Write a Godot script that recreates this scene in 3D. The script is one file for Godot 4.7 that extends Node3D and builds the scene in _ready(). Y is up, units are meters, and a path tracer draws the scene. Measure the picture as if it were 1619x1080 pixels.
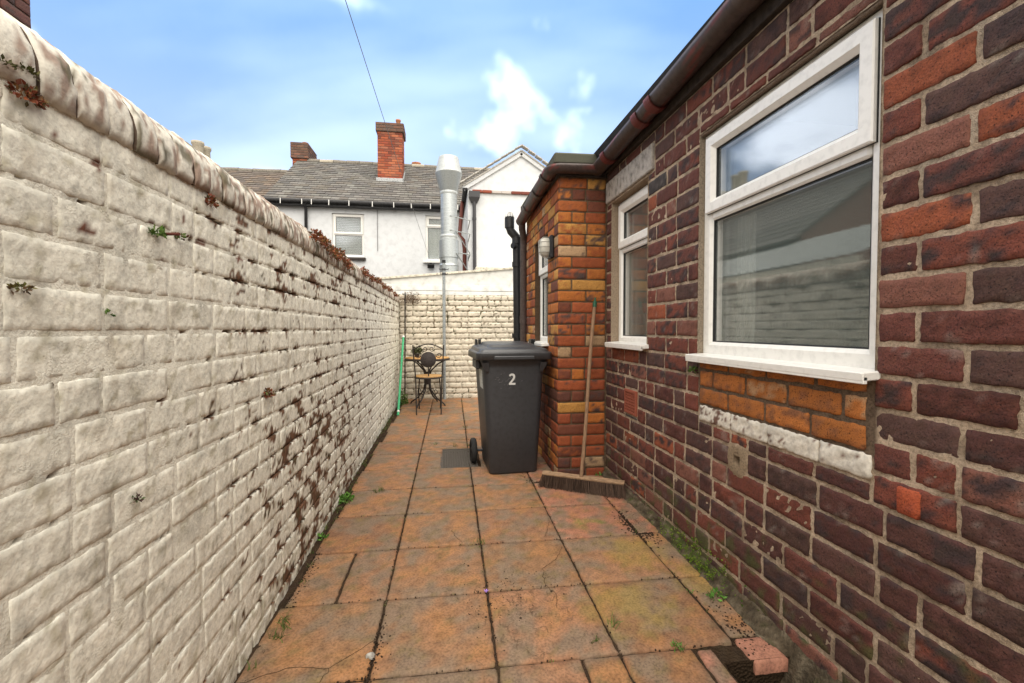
extends Node3D
# A narrow back yard between a white painted brick wall and a red brick house.

var rng := RandomNumberGenerator.new()
var n_fine := FastNoiseLite.new()
var n_mid := FastNoiseLite.new()
var n_big := FastNoiseLite.new()
var n_cell := FastNoiseLite.new()
var M := {}
var used := {}

# ------------------------------------------------------------------ small tools
class MB:
	var st := SurfaceTool.new()
	var col := Color.WHITE
	var group := -1
	func _init() -> void:
		st.begin(Mesh.PRIMITIVE_TRIANGLES)
	func flat() -> void:
		group = -1
	func smooth(k := 1) -> void:
		group = k
	func tri(a: Vector3, b: Vector3, c: Vector3) -> void:   # counter-clockwise seen from outside
		st.set_smooth_group(group)
		st.set_color(col); st.add_vertex(a)
		st.set_color(col); st.add_vertex(c)
		st.set_color(col); st.add_vertex(b)
	func tric(a: Vector3, b: Vector3, c: Vector3, ca: Color, cb: Color, cc: Color) -> void:
		st.set_smooth_group(group)
		st.set_color(ca); st.add_vertex(a)
		st.set_color(cc); st.add_vertex(c)
		st.set_color(cb); st.add_vertex(b)
	func quad(a: Vector3, b: Vector3, c: Vector3, d: Vector3) -> void:
		tri(a, b, c); tri(a, c, d)
	func quadc(a: Vector3, b: Vector3, c: Vector3, d: Vector3, ca: Color, cb: Color, cc: Color, cd: Color) -> void:
		tric(a, b, c, ca, cb, cc); tric(a, c, d, ca, cc, cd)
	func box(c: Vector3, s: Vector3, b := Basis(), bev := 0.0) -> void:
		# a box; with bev its edges are chamfered
		var h := s * 0.5
		if bev <= 0.0:
			var p := []
			for k in 8:
				p.append(c + b * Vector3(h.x if k & 1 else -h.x, h.y if k & 2 else -h.y, h.z if k & 4 else -h.z))
			quad(p[4], p[5], p[7], p[6]); quad(p[1], p[0], p[2], p[3]); quad(p[5], p[1], p[3], p[7])
			quad(p[0], p[4], p[6], p[2]); quad(p[6], p[7], p[3], p[2]); quad(p[0], p[1], p[5], p[4])
			return
		var ax := [Vector3.RIGHT, Vector3.UP, Vector3.BACK]
		for a in 3:
			for sg in [-1.0, 1.0]:
				var u: Vector3 = ax[(a + 1) % 3]
				var v: Vector3 = ax[(a + 2) % 3]
				var n: Vector3 = ax[a] * sg
				var hu: float = h[(a + 1) % 3] - bev
				var hv: float = h[(a + 2) % 3] - bev
				var o: Vector3 = n * h[a]
				var q := [o - u * hu - v * hv, o + u * hu - v * hv, o + u * hu + v * hv, o - u * hu + v * hv]
				if sg < 0:
					q.reverse()
				quad(c + b * q[0], c + b * q[1], c + b * q[2], c + b * q[3])
		for a in 3:
			for s1 in [-1.0, 1.0]:
				for s2 in [-1.0, 1.0]:
					var w: Vector3 = ax[a] * (h[a] - bev)
					var u2: Vector3 = ax[(a + 1) % 3] * s1
					var v2: Vector3 = ax[(a + 2) % 3] * s2
					var h1: float = h[(a + 1) % 3]
					var h2: float = h[(a + 2) % 3]
					var e1: Vector3 = u2 * h1 + v2 * (h2 - bev)
					var e2: Vector3 = u2 * (h1 - bev) + v2 * h2
					var q2 := [e1 - w, e1 + w, e2 + w, e2 - w]
					if s1 * s2 > 0:
						q2.reverse()
					quad(c + b * q2[0], c + b * q2[1], c + b * q2[2], c + b * q2[3])
		for k in 8:
			var sg3 := Vector3(1 if k & 1 else -1, 1 if k & 2 else -1, 1 if k & 4 else -1)
			var t := [Vector3(h.x, h.y - bev, h.z - bev) * sg3, Vector3(h.x - bev, h.y, h.z - bev) * sg3, Vector3(h.x - bev, h.y - bev, h.z) * sg3]
			if sg3.x * sg3.y * sg3.z < 0:
				t.reverse()
			tri(c + b * t[0], c + b * t[1], c + b * t[2])
	func tube(path: Array, radii, seg := 8, caps := true) -> void:
		var rings := []
		var up := Vector3.UP
		for i in path.size():
			var d: Vector3 = (path[mini(i + 1, path.size() - 1)] - path[maxi(i - 1, 0)]).normalized()
			if absf(d.dot(up)) > 0.98:
				up = Vector3(0.3, 0, 1).normalized()
			var x := d.cross(up).normalized()
			var y := x.cross(d).normalized()
			up = y
			var r: float = radii[i] if radii is Array else radii
			var ring := []
			for k in seg:
				var a := TAU * k / seg
				ring.append(path[i] + x * cos(a) * r + y * sin(a) * r)
			rings.append(ring)
		for i in path.size() - 1:
			for k in seg:
				var k2 := (k + 1) % seg
				quad(rings[i][k], rings[i][k2], rings[i + 1][k2], rings[i + 1][k])
		if caps:
			var g := group
			group = -1
			for k in range(1, seg - 1):
				tri(rings[0][0], rings[0][k + 1], rings[0][k])
				var e: Array = rings[-1]
				tri(e[0], e[k], e[k + 1])
			group = g
	func lathe(o: Vector3, prof: Array, seg := 24, b := Basis(), crisp := false) -> void:   # prof: Vector2(radius, height), from the bottom up
		for i in prof.size() - 1:
			if crisp: group = 20 + i
			for k in seg:
				var a := TAU * k / seg
				var a2 := TAU * (k + 1) / seg
				var p0: Vector2 = prof[i]
				var p1: Vector2 = prof[i + 1]
				var v0 := o + b * Vector3(cos(a) * p0.x, p0.y, sin(a) * p0.x)
				var v1 := o + b * Vector3(cos(a2) * p0.x, p0.y, sin(a2) * p0.x)
				var v2 := o + b * Vector3(cos(a2) * p1.x, p1.y, sin(a2) * p1.x)
				var v3 := o + b * Vector3(cos(a) * p1.x, p1.y, sin(a) * p1.x)
				if p1.x > 1e-5: tri(v0, v3, v2)
				if p0.x > 1e-5: tri(v0, v2, v1)
	func loft(loops: Array, cap0 := true, cap1 := true) -> void:   # loops of equal length, counter-clockwise seen from the last loop's side
		for i in loops.size() - 1:
			var n: int = loops[i].size()
			for k in n:
				var k2 := (k + 1) % n
				quad(loops[i][k], loops[i][k2], loops[i + 1][k2], loops[i + 1][k])
		for e in [[cap0, loops[0], true], [cap1, loops[-1], false]]:
			if e[0]:
				var c := Vector3.ZERO
				for p in e[1]: c += p
				c /= e[1].size()
				for k in e[1].size():
					var p1: Vector3 = e[1][k]
					var p2: Vector3 = e[1][(k + 1) % e[1].size()]
					if e[2]: tri(c, p2, p1)
					else: tri(c, p1, p2)
	func mesh() -> ArrayMesh:
		st.generate_normals()
		st.index()
		return st.commit()

func C(r: float, g: float, b: float) -> Color:      # linear base colour for a material
	return Color(r, g, b).linear_to_srgb()

func numbered(called: String) -> String:
	if not used.has(called):
		used[called] = 0
		return called
	used[called] += 1
	return "%s_%03d" % [called, used[called]]

func obj(called: String, me: Mesh, mat: Material, parent: Node = self) -> MeshInstance3D:
	var o := MeshInstance3D.new()
	o.name = numbered(called) if parent == self else called
	o.mesh = me
	o.material_override = mat
	parent.add_child(o, true)
	return o

func tag(o: Node, label: String, category: String, group := "") -> Node:
	o.set_meta("label", label); o.set_meta("category", category)
	if group: o.set_meta("group", group)
	return o

func thing(called: String, label: String, category: String, at := Vector3.ZERO, group := "") -> Node3D:
	var o := Node3D.new()
	o.name = numbered(called)
	add_child(o)
	o.position = at
	tag(o, label, category, group)
	return o

func structure(o: Node, label := "") -> Node:
	o.set_meta("kind", "structure")
	if label: o.set_meta("label", label)
	return o

func stuff(o: Node, label := "") -> Node:
	o.set_meta("kind", "stuff")
	if label: o.set_meta("label", label)
	return o

# ------------------------------------------------------------------ textures and materials
func ntex(freq: float, kind: int, ramp: Array, size := 1024, sd := 1, oct := 5, gain := 0.5) -> NoiseTexture2D:
	var f := FastNoiseLite.new()
	f.noise_type = kind
	f.frequency = freq
	f.seed = sd
	f.fractal_type = FastNoiseLite.FRACTAL_FBM
	f.fractal_octaves = oct
	f.fractal_gain = gain
	f.cellular_return_type = FastNoiseLite.RETURN_DISTANCE
	if kind == FastNoiseLite.TYPE_CELLULAR:
		f.fractal_type = FastNoiseLite.FRACTAL_NONE
	var t := NoiseTexture2D.new()
	t.width = size; t.height = size
	t.seamless = true
	t.noise = f
	if ramp.size():
		var g := Gradient.new()
		var offs := PackedFloat32Array()
		var cols := PackedColorArray()
		for e in ramp:
			offs.append(e[0])
			cols.append(e[1] if e[1] is Color else Color(e[1], e[1], e[1]))
		g.offsets = offs; g.colors = cols
		t.color_ramp = g
	return t

func mat(col: Color, rough := 0.9, opts := {}) -> StandardMaterial3D:
	var m := StandardMaterial3D.new()
	m.albedo_color = col
	m.roughness = rough
	m.metallic_specular = opts.get("spec", 0.4)
	m.metallic = opts.get("metal", 0.0)
	m.vertex_color_use_as_albedo = opts.get("vc", false)
	if opts.has("tex"):
		m.albedo_texture = opts.tex
	if opts.has("tri"):
		m.uv1_triplanar = true
		m.uv1_world_triplanar = true
		m.uv1_scale = Vector3.ONE * opts.tri
		if opts.has("stretch"): m.uv1_scale = opts.stretch
	if opts.has("bump"):
		m.heightmap_enabled = true
		m.heightmap_texture = opts.bump
		m.heightmap_scale = opts.get("bump_cm", 0.3)
	if opts.has("rtex"):
		m.roughness_texture = opts.rtex
	if opts.has("detail"):
		m.detail_enabled = true
		m.detail_albedo = opts.detail
		m.detail_blend_mode = BaseMaterial3D.BLEND_MODE_MUL
		m.detail_uv_layer = BaseMaterial3D.DETAIL_UV_2
		m.uv2_triplanar = true
		m.uv2_world_triplanar = true
		m.uv2_scale = Vector3.ONE * opts.get("tri2", 1.0)
	return m

func make_materials() -> void:
	var S := FastNoiseLite.TYPE_SIMPLEX_SMOOTH
	var CE := FastNoiseLite.TYPE_CELLULAR
	var grain := ntex(0.035, S, [[0.0, 0.62], [0.35, 0.86], [0.65, 1.0], [1.0, 1.0]], 1024, 3, 6, 0.62)
	var grain_soft := ntex(0.035, S, [[0.0, 0.82], [0.4, 0.95], [0.65, 1.0], [1.0, 1.0]], 1024, 3, 6, 0.62)
	var blotch_soft := ntex(0.008, S, [[0.0, 0.82], [0.4, 0.96], [0.7, 1.0], [1.0, 1.0]], 1024, 11, 5, 0.55)
	var pits := ntex(0.045, S, [[0.0, 0.35], [0.20, 0.45], [0.30, 0.97], [1.0, 1.0]], 1024, 8, 4, 0.55)
	var blotch := ntex(0.008, S, [[0.0, 0.6], [0.4, 0.9], [0.7, 1.0], [1.0, 1.0]], 1024, 11, 5, 0.55)
	var relief := ntex(0.02, S, [], 1024, 21, 6, 0.6)
	var relief_fine := ntex(0.06, S, [], 1024, 22, 5, 0.65)
	var lumps := ntex(0.03, CE, [], 1024, 23)
	var sandy := ntex(0.16, S, [[0.0, 0.5], [0.3, 0.78], [0.55, 0.95], [0.75, 1.0], [1.0, 1.0]], 1024, 31, 3, 0.7)
	M.brick = mat(Color.WHITE, 0.88, {"vc": true, "tex": pits, "tri": 2.6, "bump": relief, "bump_cm": 0.22, "detail": grain, "tri2": 4.3, "spec": 0.45})
	M.brick_new = mat(Color.WHITE, 0.85, {"vc": true, "tex": pits, "tri": 2.1, "bump": relief_fine, "bump_cm": 0.12, "detail": grain, "tri2": 5.1, "spec": 0.4})
	M.mortar = mat(Color.WHITE, 0.97, {"vc": true, "tex": sandy, "tri": 4.0, "bump": relief_fine, "bump_cm": 0.45, "detail": grain, "tri2": 2.2, "spec": 0.25})
	M.paint = mat(Color.WHITE, 0.8, {"vc": true, "tex": grain_soft, "tri": 1.7, "bump": relief, "bump_cm": 0.16, "detail": blotch_soft, "tri2": 0.9, "spec": 0.35})
	M.paint_mortar = mat(Color.WHITE, 0.85, {"vc": true, "tex": grain_soft, "tri": 2.3, "bump": relief_fine, "bump_cm": 0.12, "detail": blotch_soft, "tri2": 0.9, "spec": 0.3})
	M.slab = mat(Color.WHITE, 0.82, {"vc": true, "tex": grain, "tri": 2.0, "bump": relief_fine, "bump_cm": 0.10, "detail": blotch_soft, "tri2": 1.6, "spec": 0.4})
	M.soil = mat(Color.WHITE, 1.0, {"vc": true, "tex": sandy, "tri": 3.0, "bump": lumps, "bump_cm": 0.8, "spec": 0.15})
	M.concrete = mat(Color.WHITE, 0.95, {"vc": true, "tex": grain, "tri": 2.0, "bump": relief, "bump_cm": 0.9, "detail": blotch, "tri2": 1.5, "spec": 0.25})
	M.upvc = mat(C(0.80, 0.79, 0.755), 0.34, {"tex": ntex(0.02, S, [[0.0, 0.94], [0.5, 1.0], [1.0, 1.0]], 512, 41), "tri": 2.3, "spec": 0.45})
	M.gasket = mat(C(0.02, 0.02, 0.02), 0.6)
	M.glass = StandardMaterial3D.new()
	M.glass.transparency = BaseMaterial3D.TRANSPARENCY_ALPHA
	M.glass.albedo_color = Color(0.55, 0.62, 0.6, 0.06)
	M.glass.roughness = 0.02
	M.glass.metallic_specular = 0.5
	M.room = mat(C(0.34, 0.33, 0.31), 0.9)
	M.curtain = mat(C(0.35, 0.37, 0.34), 0.9)
	M.gutter = mat(C(0.075, 0.05, 0.042), 0.5, {"tex": blotch, "tri": 3.0, "bump": relief_fine, "bump_cm": 0.06, "spec": 0.5})
	M.gutter_vc = mat(Color.WHITE, 0.5, {"vc": true, "tex": blotch, "tri": 3.0, "bump": relief_fine, "bump_cm": 0.06, "spec": 0.5})
	M.red_paint = mat(C(0.16, 0.035, 0.03), 0.5, {"tex": grain, "tri": 5.0, "bump": relief_fine, "bump_cm": 0.15})
	M.fascia = mat(C(0.045, 0.035, 0.03), 0.75, {"tex": blotch, "tri": 2.0, "bump": relief_fine, "bump_cm": 0.15})
	M.lintel = mat(C(0.5, 0.46, 0.42), 0.85, {"tex": pits, "tri": 3.2, "bump": relief_fine, "bump_cm": 0.25, "detail": blotch, "tri2": 1.7})
	M.felt = mat(C(0.10, 0.10, 0.075), 0.95, {"tex": sandy, "tri": 3.0, "bump": relief_fine, "bump_cm": 0.3})
	M.bin = mat(C(0.034, 0.035, 0.039), 0.45, {"tex": blotch_soft, "tri": 2.4, "bump": relief_fine, "bump_cm": 0.03, "spec": 0.5})
	M.bin_lid = mat(C(0.034, 0.035, 0.039), 0.36, {"tex": blotch_soft, "tri": 2.4, "bump": relief_fine, "bump_cm": 0.03, "spec": 0.55})
	M.rubber = mat(C(0.018, 0.018, 0.018), 0.8)
	M.white_print = mat(C(0.62, 0.62, 0.6), 0.6, {"tex": pits, "tri": 9.0})
	M.sticker = mat(C(0.55, 0.58, 0.57), 0.5, {"tex": blotch, "tri": 6.0})
	var wood := ntex(0.02, S, [[0.0, 0.5], [0.5, 0.85], [1.0, 1.0]], 512, 51, 5, 0.6)
	M.wood = mat(C(0.34, 0.205, 0.12), 0.75, {"tex": wood, "tri": 1.0, "stretch": Vector3(9, 0.7, 9), "bump": relief_fine, "bump_cm": 0.08})
	M.wood_head = mat(C(0.42, 0.27, 0.16), 0.8, {"tex": wood, "tri": 1.0, "stretch": Vector3(1.5, 9, 5), "bump": relief_fine, "bump_cm": 0.08})
	M.bristle = mat(C(0.085, 0.052, 0.036), 0.85, {"vc": true})
	M.green_plastic = mat(C(0.01, 0.07, 0.035), 0.5)
	M.green_pole = mat(C(0.055, 0.42, 0.19), 0.45, {"tex": blotch, "tri": 4.0})
	M.iron = mat(C(0.035, 0.026, 0.022), 0.6, {"tex": blotch, "tri": 8.0})
	M.top_wood = mat(C(0.58, 0.33, 0.12), 0.6, {"tex": wood, "tri": 1.0, "stretch": Vector3(3, 3, 14)})
	M.slate_disc = mat(C(0.045, 0.036, 0.033), 0.7, {"tex": blotch, "tri": 4.0})
	M.galv = mat(C(0.40, 0.43, 0.44), 0.36, {"metal": 0.75, "tex": blotch_soft, "tri": 3.0})
	M.galv_dull = mat(C(0.48, 0.51, 0.52), 0.55, {"metal": 0.4, "tex": blotch_soft, "tri": 2.0})
	M.galv_post = mat(C(0.33, 0.36, 0.37), 0.55, {"metal": 0.3, "tex": blotch, "tri": 4.0})
	M.dark_metal = mat(C(0.05, 0.05, 0.055), 0.5)
	M.black_plastic = mat(C(0.018, 0.018, 0.020), 0.42, {"tex": blotch, "tri": 3.0})
	M.brown_plastic = mat(C(0.085, 0.062, 0.056), 0.45, {"tex": blotch, "tri": 3.0})
	M.white_plastic = mat(C(0.7, 0.7, 0.68), 0.5)
	M.lamp_glass = StandardMaterial3D.new()
	M.lamp_glass.albedo_color = C(0.44, 0.43, 0.38)
	M.lamp_glass.roughness = 0.35
	M.render = mat(C(0.64, 0.66, 0.68), 0.9, {"tex": ntex(0.012, S, [[0.0, 0.93], [0.5, 0.985], [1.0, 1.0]], 1024, 61, 4), "tri": 0.35, "bump": relief, "bump_cm": 0.3})
	M.clad = mat(C(0.62, 0.62, 0.59), 0.5, {"tex": blotch_soft, "tri": 0.7})
	M.cream_trim = mat(C(0.62, 0.58, 0.48), 0.7, {"tex": blotch, "tri": 1.5})
	M.slate = mat(Color.WHITE, 0.8, {"vc": true, "tex": grain, "tri": 1.5, "spec": 0.35})
	M.far_brick = mat(Color.WHITE, 0.9, {"vc": true, "tex": grain, "tri": 2.0})
	M.lead = mat(C(0.42, 0.44, 0.45), 0.6, {"tex": blotch, "tri": 2.0})
	M.pot = mat(C(0.40, 0.17, 0.09), 0.85, {"tex": blotch, "tri": 3.0})
	M.pot_buff = mat(C(0.42, 0.38, 0.30), 0.85, {"tex": blotch, "tri": 3.0})
	M.rust = mat(C(0.13, 0.035, 0.025), 0.7, {"tex": blotch, "tri": 3.0})
	M.dark_board = mat(C(0.03, 0.03, 0.032), 0.7, {"tex": blotch, "tri": 1.0})
	M.lead_ridge = mat(C(0.22, 0.20, 0.17), 0.85, {"tex": blotch, "tri": 2.0})
	M.verge = mat(C(0.55, 0.53, 0.49), 0.85, {"tex": blotch, "tri": 2.0})
	M.scuff = mat(C(0.14, 0.14, 0.145), 0.8)
	M.cage_grey = mat(C(0.35, 0.34, 0.31), 0.6)
	M.cable = mat(C(0.16, 0.16, 0.16), 0.7)
	M.cable_pale = mat(C(0.45, 0.45, 0.45), 0.7)
	M.leaf = mat(Color.WHITE, 0.65, {"vc": true})
	M.leaf.backlight_enabled = true
	M.leaf.backlight = C(0.18, 0.18, 0.18)
	M.moss = mat(Color.WHITE, 0.95, {"vc": true, "spec": 0.2})
	M.iron_cover = mat(C(0.115, 0.10, 0.085), 0.85, {"metal": 0.0, "tex": pits, "tri": 5.0, "bump": relief_fine, "bump_cm": 0.2})
	M.terracotta = mat(C(0.30, 0.085, 0.05), 0.9, {"tex": grain, "tri": 5.0, "bump": relief_fine, "bump_cm": 0.1})
	M.hole = mat(C(0.03, 0.025, 0.02), 1.0)
	M.corrugated = mat(C(0.33, 0.35, 0.34), 0.7, {"tex": blotch, "tri": 1.0})
	M.twig = mat(C(0.14, 0.09, 0.055), 0.95)
	M.flower = mat(C(0.34, 0.2, 0.6), 0.7)
	M.litter = mat(C(0.65, 0.65, 0.62), 0.7)

# ------------------------------------------------------------------ brickwork
# A wall face has its own frame: s runs along it, y up, out towards the viewer.
func one_brick(w: float, h: float, d: float, base: Color, alt: Color, share: float, o: Dictionary, key: Vector3) -> ArrayMesh:
	var mb := MB.new()
	mb.smooth(0)
	var e: float = o.get("edge", 0.006)
	var nu: int = maxi(2, int(round(w / o.get("cell", 0.045))))
	var nv: int = o.get("rows", 3)
	var us := [0.0]
	for i in nu + 1: us.append(e + (w - 2 * e) * i / nu)
	us.append(w)
	var vs := [0.0]
	for i in nv + 1: vs.append(e + (h - 2 * e) * i / nv)
	vs.append(h)
	var ao: float = o.get("ragged", 0.003)
	var af: float = o.get("rough", 0.0025)
	var tintf = o.get("tint", null)
	var P := []
	var K := []
	for j in vs.size():
		for i in us.size():
			var x: float = us[i] - w * 0.5
			var y: float = vs[j] - h * 0.5
			var ei := i == 0 or i == us.size() - 1
			var ej := j == 0 or j == vs.size() - 1
			var q := Vector3(x, y, 0) + key
			var z := n_mid.get_noise_3d(q.x * 60, q.y * 60, q.z * 60) * af + n_fine.get_noise_3d(q.x * 150, q.y * 150, q.z * 37) * af * 0.6
			var wob := n_mid.get_noise_3d(q.x * 90 + 40, q.y * 90, q.z * 60) * ao + n_fine.get_noise_3d(q.x * 110, q.y * 110, q.z * 9) * ao * 0.7
			if ei or ej:
				z -= e * 0.9
				if ei and ej:
					x -= signf(x) * e * 0.7; y -= signf(y) * e * 0.7
					z -= e * 0.3
			if ei: x += signf(x) * wob
			if ej: y += signf(y) * wob
			P.append(Vector3(x, y, z))
			var t := smoothstep(share - 0.11, share + 0.11, n_big.get_noise_3d(q.x * 55, q.y * 75, q.z * 55) * 0.5 + 0.5 + n_fine.get_noise_3d(q.x * 180, q.y * 180, q.z) * 0.12)
			var c := alt.lerp(base, t)
			c = c * (1.0 + 0.28 * n_mid.get_noise_3d(q.x * 110, q.y * 110, q.z * 50 + 9))
			if tintf != null: c = tintf.call(key.x + x, key.y + y, c)
			c.a = 1.0
			K.append(c)
	var n := us.size()
	for j in vs.size() - 1:
		for i in n - 1:
			var a := j * n + i
			mb.quadc(P[a], P[a + 1], P[a + n + 1], P[a + n], K[a], K[a + 1], K[a + n + 1], K[a + n])
	var ring := []
	for i in n: ring.append(i)
	for j in range(1, vs.size()): ring.append(j * n + n - 1)
	for i in range(n - 2, -1, -1): ring.append((vs.size() - 1) * n + i)
	for j in range(vs.size() - 2, 0, -1): ring.append(j * n)
	for k in ring.size():
		var a: int = ring[k]
		var b: int = ring[(k + 1) % ring.size()]
		var back := Vector3(0, 0, -d)
		mb.quadc(P[a] + back, P[b] + back, P[b], P[a], K[a], K[b], K[b], K[a])
	return mb.mesh()

func fill_run(a: float, b: float, parity: int, o: Dictionary) -> Array:
	# brick intervals between a and b, joint gaps left out
	var L: float = o.get("stretcher", 0.222)
	var Hd: float = o.get("header", 0.105)
	var j: float = o.get("joint", 0.014)
	var out := []
	var s := a
	var first := true
	while b - s > 0.03:
		var w := L + rng.randf_range(-0.008, 0.008)
		if first and parity == 1: w = Hd if not o.get("three_quarter", false) else L * 0.6
		elif not first and rng.randf() < o.get("header_share", 0.12): w = Hd + rng.randf_range(-0.006, 0.006)
		first = false
		if b - s - w < 0.07:
			if b - s > L * 1.25:
				w = (b - s) * 0.5
			else:
				w = b - s
		out.append([s + j * 0.5, minf(s + w, b) - j * 0.5])
		s += w
	return out

func wall_bricks(parent: Node3D, B: Basis, O: Vector3, s0: float, s1: float, y0: float, y1: float, o: Dictionary) -> Dictionary:
	# every brick its own mesh; past o.most the rest goes into one joined mesh
	var ch: float = o.course
	var phase: float = o.get("phase", 0.0)
	var holes: Array = o.get("holes", [])       # Rect2(s, y, w, h)
	var j: float = o.get("joint", 0.014)
	var k0 := int(floor((y0 - phase) / ch))
	var list := []
	for k in range(k0, int(ceil((y1 - phase) / ch))):
		var yb := maxf(phase + k * ch, y0)
		var yt := minf(phase + (k + 1) * ch, y1)
		if yt - yb < 0.022: continue
		var cuts := [s0, s1]
		for h: Rect2 in holes:
			if h.position.y < yt - 0.004 and h.end.y > yb + 0.004:
				for c in [h.position.x, h.end.x]:
					if c > s0 and c < s1: cuts.append(c)
		cuts.sort()
		for i in cuts.size() - 1:
			var a: float = cuts[i]
			var b: float = cuts[i + 1]
			if b - a < 0.03: continue
			var yb2 := yb
			var yt2 := yt
			for h: Rect2 in holes:
				if h.position.x < b - 0.002 and h.end.x > a + 0.002 and h.position.y < yt2 - 0.004 and h.end.y > yb2 + 0.004:
					if h.end.y >= yt2 - 0.004: yt2 = minf(yt2, h.position.y)
					elif h.position.y <= yb2 + 0.004: yb2 = maxf(yb2, h.end.y)
					else: yt2 = yb2
			if yt2 - yb2 < 0.026: continue
			for r in fill_run(a, b, posmod(k + i * int(o.get("flip", 0)), 2), o):
				if r[1] - r[0] > 0.025: list.append([r[0], r[1], yb2 + j * 0.5, yt2 - j * 0.5])
	if o.has("near"):
		var nr: Vector2 = o.near
		list.sort_custom(func(p, q): return absf((p[0] + p[1]) * 0.5 - nr.x) + 0.15 * absf(p[2] - nr.y) < absf((q[0] + q[1]) * 0.5 - nr.x) + 0.15 * absf(q[2] - nr.y))
	var pal: Callable = o.palette
	var rest := SurfaceTool.new()
	var n_rest := 0
	var count := 0
	for q in list:
		var w: float = q[1] - q[0]
		var h: float = q[3] - q[2]
		var cs: float = (q[0] + q[1]) * 0.5
		var cy: float = (q[2] + q[3]) * 0.5
		var p: Array = pal.call(cs, cy, w)      # base, alt, share of alt
		var me := one_brick(w, h, o.get("deep", 0.03), p[0], p[1], p[2], o, Vector3(cs, cy, o.get("key", 0.0)))
		var proud: float = o.get("proud", 0.0) + rng.randf_range(-1, 1) * o.get("uneven", 0.002)
		if o.has("step"): proud += o.step.call(cs, cy)
		var tilt := B * Basis.from_euler(Vector3(rng.randf_range(-1, 1), rng.randf_range(-1, 1), rng.randf_range(-1, 1) * 0.7) * o.get("tilt", 0.008))
		var xf := Transform3D(tilt, O + B * Vector3(cs, cy, proud))
		if count < o.get("most", 300):
			var br := obj(o.get("called", "brick"), me, o.mat, parent)
			br.transform = xf
		else:
			rest.append_from(me, 0, xf)
			n_rest += 1
		count += 1
	if n_rest:
		stuff(obj(o.get("called_rest", "further_bricks"), rest.commit(), o.mat, parent))
	return {"n": list.size()}

func axis_cuts(a: float, b: float, step: float, extra: Array) -> Array:
	var c := [a, b]
	for e in extra:
		if e > a + 0.001 and e < b - 0.001: c.append(e)
	c.sort()
	var out := [a]
	for i in c.size() - 1:
		var n := maxi(1, int(ceil((c[i + 1] - c[i]) / step - 0.01)))
		if c[i + 1] - c[i] < 1e-4: continue
		for k in n: out.append(lerpf(c[i], c[i + 1], float(k + 1) / n))
	return out

func mortar_sheet(B: Basis, O: Vector3, s0: float, s1: float, y0: float, y1: float, step: float, holes: Array, depth: Callable, color: Callable, reveal := 0.12, skip = null) -> ArrayMesh:
	var mb := MB.new()
	mb.smooth(0)
	var ex := []
	var ey := []
	for h: Rect2 in holes:
		ex.append_array([h.position.x, h.end.x]); ey.append_array([h.position.y, h.end.y])
	var ss := axis_cuts(s0, s1, step, ex)
	var ys := axis_cuts(y0, y1, step, ey)
	var P := PackedVector3Array()
	var K := PackedColorArray()
	for y in ys:
		for s in ss:
			P.append(O + B * Vector3(s, y, depth.call(s, y)))
			K.append(color.call(s, y))
	var n := ss.size()
	for j in ys.size() - 1:
		for i in n - 1:
			var c := Vector2((ss[i] + ss[i + 1]) * 0.5, (ys[j] + ys[j + 1]) * 0.5)
			var inside := false
			for h: Rect2 in holes:
				if h.has_point(c): inside = true
			if inside or (skip != null and skip.call(c.x, c.y)): continue
			var a := j * n + i
			mb.quadc(P[a], P[a + 1], P[a + n + 1], P[a + n], K[a], K[a + 1], K[a + n + 1], K[a + n])
	# the cheeks of the openings
	mb.flat()
	for h: Rect2 in holes:
		if reveal <= 0: break
		var q := [Vector2(h.position.x, h.position.y), Vector2(h.end.x, h.position.y), h.end, Vector2(h.position.x, h.end.y)]
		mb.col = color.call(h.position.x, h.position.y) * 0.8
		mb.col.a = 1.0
		for k in 4:
			var a2: Vector2 = q[k]
			var b2: Vector2 = q[(k + 1) % 4]
			mb.quad(O + B * Vector3(a2.x, a2.y, 0.0), O + B * Vector3(b2.x, b2.y, 0.0), O + B * Vector3(b2.x, b2.y, -reveal), O + B * Vector3(a2.x, a2.y, -reveal))
	return mb.mesh()

func core_mesh(B: Basis, O: Vector3, s0: float, s1: float, y0: float, y1: float, holes: Array, d0: float, d1: float) -> ArrayMesh:
	# the solid wall behind the face, from depth d0 to d1, open where the openings are
	var mb := MB.new()
	var ex := []
	var ey := []
	for h: Rect2 in holes:
		ex.append_array([h.position.x, h.end.x]); ey.append_array([h.position.y, h.end.y])
	var ss := axis_cuts(s0, s1, 99.0, ex)
	var ys := axis_cuts(y0, y1, 99.0, ey)
	for i in ss.size() - 1:
		for j in ys.size() - 1:
			var c := Vector2((ss[i] + ss[i + 1]) * 0.5, (ys[j] + ys[j + 1]) * 0.5)
			var inside := false
			for h: Rect2 in holes:
				if h.has_point(c): inside = true
			if inside: continue
			mb.box(O + B * Vector3(c.x, c.y, -(d0 + d1) * 0.5), Vector3(ss[i + 1] - ss[i], ys[j + 1] - ys[j], d1 - d0), B)
	return mb.mesh()

# ------------------------------------------------------------------ windows
func ring_frame(mb: MB, B: Basis, O: Vector3, r: Rect2, prof: Array) -> void:
	# a mitred frame: prof is a list of (inset from the rim, distance out)
	var loops := []
	for p: Vector2 in prof:
		var q := r.grow(-p.x)
		var l := []
		for c in [Vector2(q.position.x, q.position.y), Vector2(q.end.x, q.position.y), q.end, Vector2(q.position.x, q.end.y)]:
			l.append(O + B * Vector3(c.x, c.y, p.y))
		loops.append(l)
	for i in loops.size() - 1:
		for k in 4:
			var k2 := (k + 1) % 4
			mb.quad(loops[i][k], loops[i][k2], loops[i + 1][k2], loops[i + 1][k])

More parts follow.
